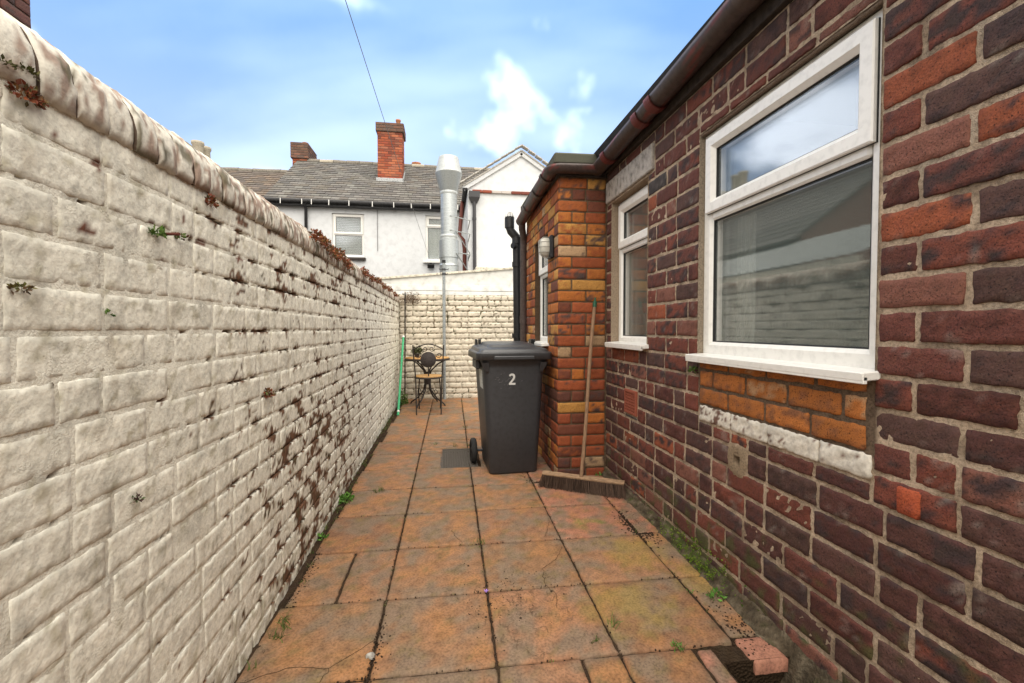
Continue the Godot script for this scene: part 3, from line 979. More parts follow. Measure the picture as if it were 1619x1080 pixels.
func build_house() -> void:
	var t := thing("brick_house", "dark red brick house side with two white windows, gutter above and pale mortar", "house")
	var B := Basis(Vector3(0, 0, 1), Vector3.UP, Vector3(-1, 0, 0))
	var O := Vector3(1.25, 0, 0)
	var big := Rect2(-2.115, 1.07, 0.95, 1.085)
	var small := Rect2(-3.315, 1.09, 0.62, 1.055)
	var pipe := Vector2(-1.79, 0.632)
	var extra := [big, small, Rect2(-3.415, 2.155, 0.81, 0.17), Rect2(-2.10, 0.745, 0.93, 0.33), Rect2(-3.03, 0.615, 0.205, 0.178), Rect2(-1.845, 0.585, 0.115, 0.105)]
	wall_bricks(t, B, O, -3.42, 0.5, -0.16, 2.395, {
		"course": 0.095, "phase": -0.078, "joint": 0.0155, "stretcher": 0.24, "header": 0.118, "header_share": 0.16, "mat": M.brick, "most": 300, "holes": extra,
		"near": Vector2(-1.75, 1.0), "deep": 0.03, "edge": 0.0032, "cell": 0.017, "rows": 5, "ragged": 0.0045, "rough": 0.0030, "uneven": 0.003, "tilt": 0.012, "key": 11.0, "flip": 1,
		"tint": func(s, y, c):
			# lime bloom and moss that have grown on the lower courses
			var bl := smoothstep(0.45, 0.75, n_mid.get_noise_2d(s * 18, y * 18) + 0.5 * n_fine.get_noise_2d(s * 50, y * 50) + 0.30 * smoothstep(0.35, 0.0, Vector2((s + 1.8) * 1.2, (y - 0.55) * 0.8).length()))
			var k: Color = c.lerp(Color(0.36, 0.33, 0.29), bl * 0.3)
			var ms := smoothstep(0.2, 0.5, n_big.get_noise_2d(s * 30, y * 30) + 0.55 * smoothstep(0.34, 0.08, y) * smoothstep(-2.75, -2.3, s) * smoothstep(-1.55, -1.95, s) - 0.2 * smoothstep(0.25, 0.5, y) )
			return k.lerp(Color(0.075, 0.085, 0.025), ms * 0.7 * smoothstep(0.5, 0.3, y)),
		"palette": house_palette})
	# orange bricks closing the old deeper opening, and the old painted row beneath
	wall_bricks(t, B, O, -2.095, -1.185, 0.828, 1.07, {
		"course": 0.0865, "phase": 0.828, "joint": 0.015, "stretcher": 0.235, "header": 0.115, "header_share": 0.12, "mat": M.brick_new,
		"deep": 0.03, "edge": 0.0035, "cell": 0.02, "rows": 4, "ragged": 0.005, "rough": 0.003, "proud": 0.002, "key": 14.0,
		"palette": func(_s, _y, _w): return [Color(0.50, 0.175, 0.045) * rng.randf_range(0.8, 1.1), Color(0.27, 0.11, 0.05) if rng.randf() < 0.7 else Color(0.5, 0.3, 0.16), 0.42]})
	wall_bricks(t, B, O, -2.09, -1.17, 0.747, 0.826, {
		"course": 0.079, "phase": 0.747, "joint": 0.004, "stretcher": 0.24, "header": 0.16, "header_share": 0.0, "mat": M.paint, "called": "painted_brick",
		"deep": 0.03, "edge": 0.004, "cell": 0.013, "rows": 6, "ragged": 0.006, "rough": 0.006, "proud": 0.002, "key": 15.0,
		"tint": func(s, y, c):
			var v := n_mid.get_noise_2d(s * 55, y * 55) + 0.5 * n_fine.get_noise_2d(s * 40, y * 40)
			return c.lerp(Color(0.17, 0.10, 0.075), smoothstep(0.46, 0.58, v + 0.35 * smoothstep(-1.75, -1.95, s))),
		"palette": func(_s, _y, _w): return [Color(0.70, 0.66, 0.58), Color(0.60, 0.55, 0.46), 0.3]})
	var red := one_brick(0.062, 0.074, 0.03, Color(0.40, 0.085, 0.035), Color(0.3, 0.07, 0.04), 0.3, {"cell": 0.02, "edge": 0.005}, Vector3(1, 2, 3))
	var rb := obj("brick", red, M.brick, t)
	rb.transform = Transform3D(B, O + B * Vector3(-1.055, 0.727, 0.010))
	var holes := [big, small]
	obj("mortar", mortar_sheet(B, O, -3.42, 0.5, -0.2, 2.395, 0.0145, holes,
		func(s, y): return -0.0043 + 0.0028 * n_mid.get_noise_2d(s * 75, y * 75) + 0.0015 * n_fine.get_noise_2d(s * 90, y * 90) + 0.008 * smoothstep(0.10, 0.05, Vector2(s, y).distance_to(pipe)),
		func(s, y):
			var k := Color(0.82, 0.645, 0.475)
			k = k.lerp(Color(0.62, 0.475, 0.34), clampf(0.5 + 1.2 * n_mid.get_noise_2d(s * 40, y * 40), 0, 1) * 0.7)
			k = k.lerp(Color(0.55, 0.46, 0.36), smoothstep(0.2, 0.5, n_big.get_noise_2d(s * 22, y * 22)) * 0.7)
			k = k.lerp(Color(0.24, 0.17, 0.12), smoothstep(0.2, 0.6, n_big.get_noise_2d(s * 20 + 9, y * 20)) * 0.7)
			k = k.lerp(Color(0.36, 0.27, 0.19), smoothstep(0.0, 0.4, n_mid.get_noise_2d(s * 30, y * 30) + 0.5 * smoothstep(0.5, 0.15, y)) * 0.6)
			if Rect2(-2.11, 0.82, 0.95, 0.26).has_point(Vector2(s, y)): k = Color(0.23, 0.165, 0.115) * (1.0 + 0.4 * n_mid.get_noise_2d(s * 60, y * 60))
			var pd := Vector2(s, y).distance_to(pipe) + 0.03 * n_mid.get_noise_2d(s * 60, y * 60)
			k = k.lerp(Color(0.44, 0.33, 0.22), smoothstep(0.10, 0.06, pd))
			k.a = 1.0
			return k, 0.12, func(s, y): return Vector2(s, y).distance_to(pipe) < 0.026), M.mortar, t)
	obj("wall_core", core_mesh(B, O, -3.42, 1.2, -0.3, 2.395, holes, 0.075, 0.24), M.room, t)
	# the drilled pipe hole
	var hl := MB.new()
	hl.smooth(1)
	hl.col = Color(0.42, 0.31, 0.21)
	hl.lathe(O + B * Vector3(pipe.x, pipe.y, -0.07), [Vector2(0.023, 0.0), Vector2(0.025, 0.05), Vector2(0.032, 0.074), Vector2(0.045, 0.071)], 18, B * Basis(Vector3.RIGHT, Vector3(0, 0, 1), Vector3(0, -1, 0)))
	var hm := obj("pipe_hole", hl.mesh(), M.mortar, t)
	hm.set_meta("label", "round drilled hole in the brickwork")
	# lintel of painted stone
	var ln := MB.new()
	ln.box(O + B * Vector3(-3.01, 2.24, -0.03), Vector3(0.79, 0.158, 0.09), B, 0.006)
	obj("lintel", ln.mesh(), M.lintel, t)
	# mortar bead over the big window
	var bead := MB.new()
	bead.smooth(1)
	var pts := []
	for i in 40:
		var s := lerpf(-2.11, -1.17, i / 39.0)
		pts.append(O + B * Vector3(s, 2.150 + 0.004 * n_mid.get_noise_1d(s * 90), -0.012 + 0.004 * n_mid.get_noise_1d(s * 120)))
	bead.col = Color(0.26, 0.19, 0.14)
	bead.tube(pts, 0.010, 6)
	obj("mortar_bead", bead.mesh(), M.mortar, t)
	# windows and sills
	var w1 := make_window(t, B, O, big.grow_individual(0.0, -0.006, 0.0, -0.008), 1.752, 0.03)
	w1.set_meta("label", "large white window with an open top light frame and reflecting panes")
	var w2 := make_window(t, B, O, small.grow_individual(-0.004, -0.004, -0.004, -0.004), 1.79, 0.06, 0.055)
	w2.set_meta("label", "narrow white window beside the orange brick corner")
	for q in [[-2.135, -1.150, 1.052, 1.0], [-3.30, -2.665, 1.078, 0.8]]:
		var sl := MB.new()
		var o2 := O + B * Vector3((q[0] + q[1]) * 0.5, q[2] + 0.012, -0.004)
		sl.box(o2, Vector3(q[1] - q[0], 0.026, 0.118), B * Basis.from_euler(Vector3(0.07, 0, 0)), 0.003)
		sl.box(o2 + B * Vector3(0, -0.014, 0.050), Vector3(q[1] - q[0], 0.022, 0.014), B, 0.002)
		obj("sill", sl.mesh(), M.upvc, t)
	# air brick
	var ab := MB.new()
	var v0 := Vector2(-3.022, 0.622)
	var W := 0.19
	var Hh := 0.163
	var nx := 5
	var ny := 7
	var bw := 0.009
	for i in nx + 1:
		var x := v0.x + 0.012 + (W - 0.024) * i / nx
		ab.box(O + B * Vector3(x, v0.y + Hh * 0.5, 0.0), Vector3(bw, Hh - 0.02, 0.02), B)
	for j in ny + 1:
		var y := v0.y + 0.012 + (Hh - 0.024) * j / ny
		ab.box(O + B * Vector3(v0.x + W * 0.5, y, -0.001), Vector3(W - 0.02, 0.0075, 0.019), B)
	ring_frame(ab, B, O, Rect2(v0.x, v0.y, W, Hh), [Vector2(0, -0.02), Vector2(0, 0.008), Vector2(0.004, 0.0115), Vector2(0.016, 0.0115), Vector2(0.016, -0.02)])
	obj("air_brick", ab.mesh(), M.terracotta, t)
	var ah := MB.new()
	ah.box(O + B * Vector3(v0.x + W * 0.5, v0.y + Hh * 0.5, -0.0075), Vector3(W - 0.01, Hh - 0.01, 0.003), B)
	obj("vent_back", ah.mesh(), M.hole, t)
	# fascia, soffit and roof
	var fa := MB.new()
	fa.box(Vector3(1.238, 2.458, -1.42), Vector3(0.028, 0.135, 3.96), Basis(), 0.003)
	fa.box(Vector3(1.262, 2.405, -1.42), Vector3(0.06, 0.03, 3.96), Basis(), 0.002)
	obj("fascia", fa.mesh(), M.fascia, t)
	var rf := MB.new()
	rf.box(Vector3(2.75, 3.33, -1.1), Vector3(3.6, 0.06, 4.9), Basis.from_euler(Vector3(0, 0, deg_to_rad(27))))
	obj("roof", rf.mesh(), M.dark_board, t)
	# gutter with peeling red paint
	var gt := MB.new()
	var path := []
	for i in 40:
		var z := lerpf(0.55, -3.36, i / 39.0)
		path.append(Vector3(1.162, gutter_y(z) + 0.003 * n_mid.get_noise_1d(z * 9), z))
	path.append(Vector3(1.158, gutter_y(-3.40), -3.40))
	half_pipe(gt, path, 0.060, 0.006)
	obj("gutter", gt.mesh(), M.gutter_vc, t)
	for z in [-0.55, -1.62, -2.40, -2.58, -3.12]:
		var cl := MB.new()
		half_pipe(cl, [Vector3(1.162, gutter_y(z), z + 0.035), Vector3(1.162, gutter_y(z), z - 0.035)], 0.067, 0.006)
		obj("gutter_joint", cl.mesh(), M.red_paint if z < -2.0 else M.gutter, t)
	# rooms behind the windows: dark inside
	var rm := MB.new()
	rm.box(Vector3(2.6, 1.2, -3.46), Vector3(2.24, 2.5, 0.06)); rm.box(Vector3(2.6, 1.2, 1.14), Vector3(2.24, 2.5, 0.06))
	rm.box(Vector3(3.7, 1.2, -1.16), Vector3(0.06, 2.5, 4.6)); rm.box(Vector3(2.6, 2.43, -1.16), Vector3(2.24, 0.06, 4.6))
	rm.box(Vector3(2.6, 0.02, -1.16), Vector3(2.24, 0.06, 4.6)); rm.box(Vector3(2.6, 1.2, -2.45), Vector3(2.2, 2.44, 0.1))
	obj("room_shell", rm.mesh(), M.room, t)
	var cu := MB.new()
	cu.smooth(1)
	for side in [[-2.075, -1.93], [-3.03, -2.86]]:
		var a := []
		for i in 25:
			var s := lerpf(side[0], side[1], i / 24.0)
			a.append(Vector3(1.43 + 0.012 * sin(i * 1.3), 0, s))
		for i in 24:
			var p: Vector3 = a[i]
			var q: Vector3 = a[i + 1]
			cu.quad(p + Vector3(0, 1.02, 0), q + Vector3(0, 1.02, 0), q + Vector3(0, 1.74, 0), p + Vector3(0, 1.74, 0))
	obj("curtain", cu.mesh(), M.curtain, t)

func gutter_y(z: float) -> float:
	return 2.492 + 0.036 * (z + 1.7)

func half_pipe(mb: MB, path: Array, r: float, th: float, bits := 12) -> void:
	mb.smooth(2)
	var rings := []
	var cols := []
	for i in path.size():
		var d: Vector3 = (path[mini(i + 1, path.size() - 1)] - path[maxi(i - 1, 0)])
		d = Vector3(d.x, 0, d.z).normalized()
		var side := d.cross(Vector3.UP)
		var ring := []
		var kc := []
		for k in bits + 1:
			var a := PI + PI * k / bits
			ring.append(path[i] + side * cos(a) * r + Vector3.UP * sin(a) * r)
		for k in bits + 1:
			var a := TAU - PI * k / bits
			ring.append(path[i] + side * cos(a) * (r - th) + Vector3.UP * sin(a) * (r - th))
		for k in ring.size():
			var p: Vector3 = ring[k]
			var v := n_mid.get_noise_3d(p.x * 50, p.y * 50, p.z * 20) + 0.3 * n_fine.get_noise_3d(p.x * 60, p.y * 60, p.z * 40)
			var c := Color(0.062, 0.043, 0.036).lerp(Color(0.17, 0.030, 0.026), smoothstep(0.30, 0.40, v))
			c.a = 1.0
			kc.append(c)
		rings.append(ring)
		cols.append(kc)
	for i in path.size() - 1:
		var n: int = rings[i].size()
		for k in n:
			var k2 := (k + 1) % n
			mb.quadc(rings[i][k], rings[i + 1][k], rings[i + 1][k2], rings[i][k2], cols[i][k], cols[i + 1][k], cols[i + 1][k2], cols[i][k2])

# ------------------------------------------------------------------ the extension with the orange brick corner
func ext_palette(_s: float, y: float, _w: float) -> Array:
	var r := rng.randf()
	var b := Color(0.47, 0.155, 0.035)
	if r < 0.30: b = Color(0.47, 0.155, 0.035)
	elif r < 0.50: b = Color(0.54, 0.27, 0.070)
	elif r < 0.72: b = Color(0.33, 0.085, 0.032)
	elif r < 0.80: b = Color(0.46, 0.30, 0.17)
	elif r < 0.90: b = Color(0.17, 0.055, 0.032)
	else: b = Color(0.40, 0.115, 0.034)
	if y < 1.0 and rng.randf() < 0.4: b = Color(0.32, 0.080, 0.034) if rng.randf() < 0.7 else Color(0.13, 0.05, 0.035)
	b = b * rng.randf_range(0.85, 1.12)
	var alt := Color(0.33, 0.09, 0.03) if rng.randf() < 0.55 else Color(0.085, 0.055, 0.05)
	return [b, alt, rng.randf_range(0.15, 0.52)]

func build_extension() -> void:
	var t := thing("rear_extension", "orange and yellow brick extension corner with a narrow side window", "extension")
	var top := 2.37
	var mcol := func(s, y):
		var k := Color(0.20, 0.135, 0.085) * (1.0 + 0.45 * n_mid.get_noise_2d(s * 40, y * 40))
		k.a = 1.0
		return k
	var mdep := func(s, y): return -0.005 + 0.002 * n_mid.get_noise_2d(s * 90, y * 90)
	var common := {"course": 0.0865, "phase": 0.025, "joint": 0.011, "stretcher": 0.226, "header": 0.11, "header_share": 0.3, "mat": M.brick_new, "deep": 0.025,
		"edge": 0.003, "cell": 0.022, "rows": 4, "ragged": 0.0026, "rough": 0.0016, "uneven": 0.0012, "tilt": 0.005, "palette": ext_palette}
	var front: Dictionary = common.duplicate()
	front.key = 21.0
	wall_bricks(t, Basis(), Vector3(0, 0, -3.42), 0.862, 1.247, -0.06, top, front)
	obj("mortar", mortar_sheet(Basis(), Vector3(0, 0, -3.42), 0.872, 1.26, -0.1, top, 0.03, [], mdep, mcol, 0.0), M.mortar, t)
	var B := Basis(Vector3(0, 0, 1), Vector3.UP, Vector3(-1, 0, 0))
	var O := Vector3(0.865, 0, 0)
	var win := Rect2(-4.33, 1.075, 0.545, 0.93)
	var side: Dictionary = common.duplicate()
	side.key = 23.0
	side.holes = [win]
	side.near = Vector2(-3.4, 1.4)
	wall_bricks(t, B, O, -4.80, -3.432, -0.06, top, side)
	obj("mortar", mortar_sheet(B, O, -4.80, -3.428, -0.1, top, 0.03, [win], mdep, mcol, 0.1), M.mortar, t)
	obj("wall_core", core_mesh(B, O, -4.80, -3.44, -0.3, top, [win], 0.05, 0.16), M.room, t)
	var cf := MB.new()
	cf.box(Vector3(1.14, 1.04, -3.52), Vector3(0.53, 2.66, 0.12))
	cf.box(Vector3(1.42, 1.04, -4.75), Vector3(1.1, 2.66, 0.12)); cf.box(Vector3(1.95, 1.04, -4.1), Vector3(0.1, 2.66, 1.3))
	cf.box(Vector3(1.42, 0.0, -4.1), Vector3(1.1, 0.08, 1.3))
	obj("inner_walls", cf.mesh(), M.room, t)
	make_window(t, B, O, win.grow_individual(-0.004, -0.008, -0.004, -0.004), 1.70, 0.05, 0.05)
	var sl := MB.new()
	sl.box(O + B * Vector3(-4.05, 1.068, 0.004), Vector3(0.62, 0.026, 0.12), B * Basis.from_euler(Vector3(0.07, 0, 0)), 0.003)
	obj("sill", sl.mesh(), M.upvc, t)
	# roof edge: fascia, felt roof
	var fa := MB.new()
	fa.box(Vector3(0.853, 2.405, -4.1), Vector3(0.022, 0.085, 1.44), Basis(), 0.002)
	fa.box(Vector3(1.04, 2.405, -3.406), Vector3(0.396, 0.085, 0.022), Basis(), 0.002)
	obj("fascia", fa.mesh(), M.fascia, t)
	var rf := MB.new()
	rf.box(Vector3(1.40, 2.495, -4.14), Vector3(1.16, 0.085, 1.54), Basis.from_euler(Vector3(0, 0, 0.015)), 0.012)
	obj("roof", rf.mesh(), M.felt, t)
	# gutter round the corner
	var g := MB.new()
	var gp := [Vector3(1.165, 2.427, -3.352), Vector3(1.0, 2.424, -3.352), Vector3(0.85, 2.421, -3.352)]
	for k in range(1, 7):
		var a := (PI / 2) * k / 6
		gp.append(Vector3(0.85 - sin(a) * 0.05, 2.42 - 0.002 * k, -3.402 + cos(a) * 0.05))
	for i in range(1, 9):
		gp.append(Vector3(0.80, 2.408 - 0.009 * i, -3.402 - 1.36 * i / 8.0))
	half_pipe(g, gp, 0.056, 0.006)
	obj("gutter", g.mesh(), M.gutter_vc, t)
	for z in [-3.52, -3.86, -4.30]:
		var cl := MB.new()
		var y: float = 2.408 - 0.0529 * (-3.402 - z)
		half_pipe(cl, [Vector3(0.80, y, z + 0.03), Vector3(0.80, y, z - 0.03)], 0.063, 0.006)
		obj("gutter_joint", cl.mesh(), M.gutter, t)
	# outlet and rainwater pipe
	var dp := MB.new()
	dp.smooth(1)
	dp.tube([Vector3(0.80, 2.31, -4.70), Vector3(0.805, 2.24, -4.72), Vector3(0.835, 2.17, -4.80), Vector3(0.838, 2.1, -4.82), Vector3(0.838, 0.05, -4.82)], 0.036, 14)
	dp.tube([Vector3(0.838, 1.34, -4.82), Vector3(0.838, 1.26, -4.82)], 0.042, 14)
	obj("rainwater_pipe", dp.mesh(), M.brown_plastic, t)
	var sp := MB.new()
	sp.smooth(1)
	sp.tube([Vector3(0.80, 0.05, -4.95), Vector3(0.795, 1.2, -4.95), Vector3(0.785, 2.16, -4.95), Vector3(0.78, 2.20, -4.95), Vector3(0.72, 2.265, -4.95), Vector3(0.705, 2.31, -4.95), Vector3(0.705, 2.42, -4.95)], 0.046, 16)
	for y in [[2.13, 2.20], [1.88, 1.93], [1.1, 1.15]]:
		sp.tube([Vector3(0.786, y[0], -4.95), Vector3(0.786, y[1], -4.95)], 0.054, 16)
	sp.tube([Vector3(0.705, 2.30, -4.95), Vector3(0.705, 2.41, -4.95)], 0.053, 16)
	sp.tube([Vector3(0.80, 2.10, -4.95), Vector3(0.73, 2.10, -4.90)], 0.032, 12)
	var soil := obj("soil_pipe", sp.mesh(), M.black_plastic, t)
	var cage := MB.new()
	cage.smooth(1)
	for k in 10:
		var a := TAU * k / 10
		var d := Vector3(cos(a), 0, sin(a))
		var base := Vector3(0.705, 2.415, -4.95)
		cage.tube([base + d * 0.05, base + d * 0.045 + Vector3(0, 0.03, 0), base + d * 0.03 + Vector3(0, 0.055, 0), base + Vector3(0, 0.062, 0)], 0.005, 5)
	obj("vent_cage", cage.mesh(), M.white_plastic, soil)

# ------------------------------------------------------------------ the houses behind
func far_bricks(x0: float, x1: float, y0: float, y1: float, z0: float, z1: float, pal: Array, course := 0.078) -> ArrayMesh:
	# front (towards +z, at z1) and the +x side of a stack, brick by brick
	var mb := MB.new()
	mb.col = Color(0.17, 0.14, 0.12)
	mb.box(Vector3((x0 + x1) * 0.5, (y0 + y1) * 0.5, (z0 + z1) * 0.5), Vector3(x1 - x0 - 0.012, y1 - y0, z1 - z0 - 0.012))
	var n := int((y1 - y0) / course)
	for k in n:
		var y := y0 + (k + 0.5) * (y1 - y0) / n
		for f in 2:
			var a := x0 if f == 0 else z0
			var b := x1 if f == 0 else z1
			var s := a + (0.0 if (k + f) % 2 == 0 else -0.11)
			while s < b - 0.02:
				var e := minf(s + 0.225, b)
				var st := maxf(s, a)
				if e - st > 0.03:
					var c: Color = pal[rng.randi() % pal.size()] * rng.randf_range(0.8, 1.15)
					c.a = 1.0
					mb.col = c
					if f == 0: mb.box(Vector3((st + e) * 0.5, y, z1 - 0.02 + rng.randf() * 0.003), Vector3(e - st - 0.01, course - 0.012, 0.05))
					else: mb.box(Vector3(x1 - 0.02 + rng.randf() * 0.003, y, (st + e) * 0.5), Vector3(0.05, course - 0.012, e - st - 0.01))
				s += 0.225
	return mb.mesh()

func slate_slope(x0: float, x1: float, ye: float, ze: float, yr: float, zr: float, cols: Array, row := 0.2, wid := 0.24) -> ArrayMesh:
	var mb := MB.new()
	var up := Vector3(0, yr - ye, zr - ze)
	var L := up.length()
	up /= L
	var nrm := Vector3(1, 0, 0).cross(up)
	if nrm.y < 0: nrm = -nrm
	var n := int(ceil(L / row))
	for k in n:
		var x := x0 - (wid * 0.5 if k % 2 else 0.0)
		while x < x1:
			var a := maxf(x + 0.004, x0)
			var b := minf(x + wid - 0.004, x1)
			if b - a > 0.03:
				var v0 := k * row + rng.randf_range(-0.015, 0.012)
				var v1 := minf((k + 1) * row + 0.05, L)
				var c: Color = cols[rng.randi() % cols.size()].lerp(cols[0], 0.45) * rng.randf_range(0.88, 1.12)
				c.a = 1.0
				mb.col = c
				var o := Vector3(0, ye, ze)
				var lift := 0.024 + rng.randf() * 0.010
				var p0 := o + Vector3(a, 0, 0) + up * v0 + nrm * lift
				var p1 := o + Vector3(b, 0, 0) + up * v0 + nrm * (lift + rng.randf_range(-0.004, 0.004))
				var p2 := o + Vector3(b, 0, 0) + up * v1 + nrm * 0.006
				var p3 := o + Vector3(a, 0, 0) + up * v1 + nrm * 0.006
				mb.quad(p0, p1, p2, p3)
				mb.quad(p0 - nrm * 0.024, p1 - nrm * 0.024, p1, p0)
			x += wid
	return mb.mesh()

func build_background() -> void:
	var slate_cols := [Color(0.145, 0.138, 0.128), Color(0.12, 0.112, 0.108), Color(0.17, 0.16, 0.145), Color(0.105, 0.10, 0.10), Color(0.15, 0.13, 0.108), Color(0.20, 0.195, 0.18)]
	var I := Basis()
	# --- white rendered terraced house
	var t := thing("terraced_house", "white rendered terraced house with grey slate roof and black eaves gutter", "house")
	var w1 := Rect2(-3.24, 3.32, 0.90, 1.26)
	var w2 := Rect2(-0.56, 3.25, 0.86, 1.36)
	var O := Vector3(0, 0, -14)
	obj("wall", core_mesh(I, O, -5.05, 4.2, -0.3, 4.82, [w1, w2], 0.0, 0.3), M.render, t)
	var inner := MB.new()
	for w in [w1, w2]:
		inner.box(Vector3(w.get_center().x, w.get_center().y, -14.75), Vector3(1.3, 1.8, 0.05))
		for sx in [-0.66, 0.66]: inner.box(Vector3(w.get_center().x + sx, w.get_center().y, -14.5), Vector3(0.05, 1.8, 0.45))
		for sy in [-0.92, 0.92]: inner.box(Vector3(w.get_center().x, w.get_center().y + sy, -14.5), Vector3(1.3, 0.05, 0.45))
	obj("room_shell", inner.mesh(), M.room, t)
	for e in [[w1, 3.98], [w2, 4.28]]:
		var wn := make_window(t, I, O, e[0], e[1], 0.06, 0.07)
		if e[0] == w1:
			var bl := MB.new()
			for k in 22:
				bl.box(Vector3(-2.79, 3.40 + 0.05 * k, -14.2), Vector3(0.74, 0.003, 0.036), Basis.from_euler(Vector3(0.08, 0, 0)))
			obj("blind", bl.mesh(), M.white_plastic, wn)
		else:
			var cu := MB.new()
			cu.smooth(1)
			for i in 30:
				var xa := -0.5 + 0.025 * i
				var za := -14.22 + 0.02 * sin(i * 1.1)
				var zb := -14.22 + 0.02 * sin((i + 1) * 1.1)
				cu.quad(Vector3(xa, 3.3, za), Vector3(xa + 0.025, 3.3, zb), Vector3(xa + 0.025, 4.55, zb), Vector3(xa, 4.55, za))
			obj("net_curtain", cu.mesh(), M.curtain, wn)
	var sills := [[-2.79, 3.255, 1.0, M.slate_disc], [-0.13, 3.215, 1.0, M.upvc]]
	for s in sills:
		var mb := MB.new()
		mb.box(Vector3(s[0], s[1], -13.96), Vector3(s[2], 0.075, 0.14), I, 0.008)
		obj("sill", mb.mesh(), s[3], t)
	var band := MB.new()
	band.box(Vector3(1.4, 4.70, -13.985), Vector3(5.6, 0.10, 0.04), I, 0.01)
	obj("render_band", band.mesh(), M.render, t)
	var roof := obj("roof", slate_slope(-5.05, 4.2, 4.83, -13.74, 7.08, -17.0, slate_cols), M.slate, t)
	stuff(roof)
	var deck := MB.new()
	deck.quad(Vector3(-5.05, 4.82, -13.76), Vector3(4.2, 4.82, -13.76), Vector3(4.2, 7.06, -17.0), Vector3(-5.05, 7.06, -17.0))
	deck.quad(Vector3(4.2, 4.82, -20.2), Vector3(-5.05, 4.82, -20.2), Vector3(-5.05, 7.06, -17.0), Vector3(4.2, 7.06, -17.0))
	deck.tri(Vector3(-5.05, 4.82, -20.2), Vector3(-5.05, 4.82, -13.76), Vector3(-5.05, 7.06, -17.0))
	obj("roof_deck", deck.mesh(), M.dark_board, t)
	for i in 20:
		var rt := MB.new()
		rt.smooth(1)
		var x := -4.75 + 0.45 * i
		rt.tube([Vector3(x, 7.06 + rng.randf_range(-0.01, 0.012), -17.0), Vector3(x + 0.44, 7.06 + rng.randf_range(-0.01, 0.012), -17.0)], 0.10, 12)
		obj("ridge_tile", rt.mesh(), M.pot_buff if rng.randf() < 0.15 else M.lead_ridge, t)
	var gt := MB.new()
	gt.box(Vector3(-0.45, 4.79, -13.86), Vector3(9.2, 0.17, 0.10), I, 0.01)
	gt.smooth(1)
	gt.tube([Vector3(-5.05, 4.84, -13.76), Vector3(4.15, 4.84, -13.76)], 0.055, 10)
	obj("eaves_gutter", gt.mesh(), M.dark_board, t)
	for x in [-4.55, -3.98, -3.72, -3.25, -2.7, -2.05, -1.45, -0.95, -0.4, 0.4]:
		var bk := MB.new()
		bk.box(Vector3(x, 4.80, -13.695), Vector3(0.022, 0.15, 0.014), I, 0.003)
		obj("gutter_bracket", bk.mesh(), M.white_plastic, t)
	var dpm := MB.new()
	dpm.smooth(1)
	dpm.tube([Vector3(-3.93, 4.78, -13.78), Vector3(-3.93, 4.66, -13.9), Vector3(-3.93, 0.0, -13.92)], 0.045, 10)
	obj("downpipe", dpm.mesh(), M.dark_board, t)
	# chimney stack on the slope
	var brk := [Color(0.36, 0.10, 0.05), Color(0.30, 0.075, 0.04), Color(0.42, 0.14, 0.07), Color(0.22, 0.07, 0.045), Color(0.34, 0.13, 0.08)]
	var dk := [Color(0.16, 0.09, 0.065), Color(0.20, 0.10, 0.07), Color(0.13, 0.085, 0.07)]
	var ch := obj("chimney", far_bricks(-2.14, -1.35, 5.7, 7.62, -16.15, -15.45, brk), M.far_brick, t)
	stuff(obj("brick_band", far_bricks(-2.19, -1.30, 7.62, 7.90, -16.2, -15.40, dk), M.far_brick, ch))
	var fl := MB.new()
	fl.box(Vector3(-1.745, 6.05, -15.42), Vector3(0.88, 0.14, 0.03), I, 0.01)
	for k in 6:
		fl.box(Vector3(-1.325, 6.08 + 0.085 * k, -15.47 - 0.115 * k), Vector3(0.03, 0.14, 0.13), I, 0.008)
	obj("lead_flashing", fl.mesh(), M.lead, ch)
	var pt := MB.new()
	pt.smooth(1)
	pt.lathe(Vector3(-1.50, 7.88, -15.75), [Vector2(0.085, 0), Vector2(0.08, 0.05), Vector2(0.07, 0.2), Vector2(0.085, 0.22), Vector2(0.085, 0.27), Vector2(0.055, 0.27), Vector2(0.05, 0.1)], 14)
	obj("chimney_pot", pt.mesh(), M.pot, ch)
	var pt2 := MB.new()
	pt2.smooth(1)
	pt2.lathe(Vector3(-1.0, 7.05, -17.15), [Vector2(0.16, 0), Vector2(0.15, 0.1), Vector2(0.17, 0.16), Vector2(0.17, 0.2), Vector2(0.12, 0.2), Vector2(0.11, 0.05)], 16)
	obj("ridge_pot", pt2.mesh(), M.pot, t)
	# --- the neighbouring terrace, lower roof
	var t2 := thing("terraced_house", "further terraced house with a lower weathered slate roof behind the boundary wall", "house")
	stuff(obj("roof", slate_slope(-12.0, -5.06, 4.45, -13.8, 6.64, -17.0, [Color(0.16, 0.13, 0.105), Color(0.13, 0.11, 0.1), Color(0.19, 0.145, 0.11), Color(0.11, 0.10, 0.095)]), M.slate, t2))
	var d2 := MB.new()
	d2.quad(Vector3(-12, 4.43, -13.8), Vector3(-5.06, 4.43, -13.8), Vector3(-5.06, 6.62, -17), Vector3(-12, 6.62, -17))
	d2.quad(Vector3(-5.06, 4.43, -20.2), Vector3(-12, 4.43, -20.2), Vector3(-12, 6.62, -17), Vector3(-5.06, 6.62, -17))
	obj("roof_deck", d2.mesh(), M.dark_board, t2)
	var wl := MB.new()
	wl.box(Vector3(-8.53, 2.1, -17), Vector3(6.94, 4.7, 6.0))
	obj("wall", wl.mesh(), M.render, t2)
	for i in 15:
		var rt := MB.new()
		rt.smooth(1)
		var x := -11.9 + 0.45 * i
		rt.tube([Vector3(x, 6.63 + rng.randf_range(-0.015, 0.015), -17.0), Vector3(x + 0.44, 6.63 + rng.randf_range(-0.015, 0.015), -17.0)], 0.10, 12)
		obj("ridge_tile", rt.mesh(), M.lead_ridge, t2)
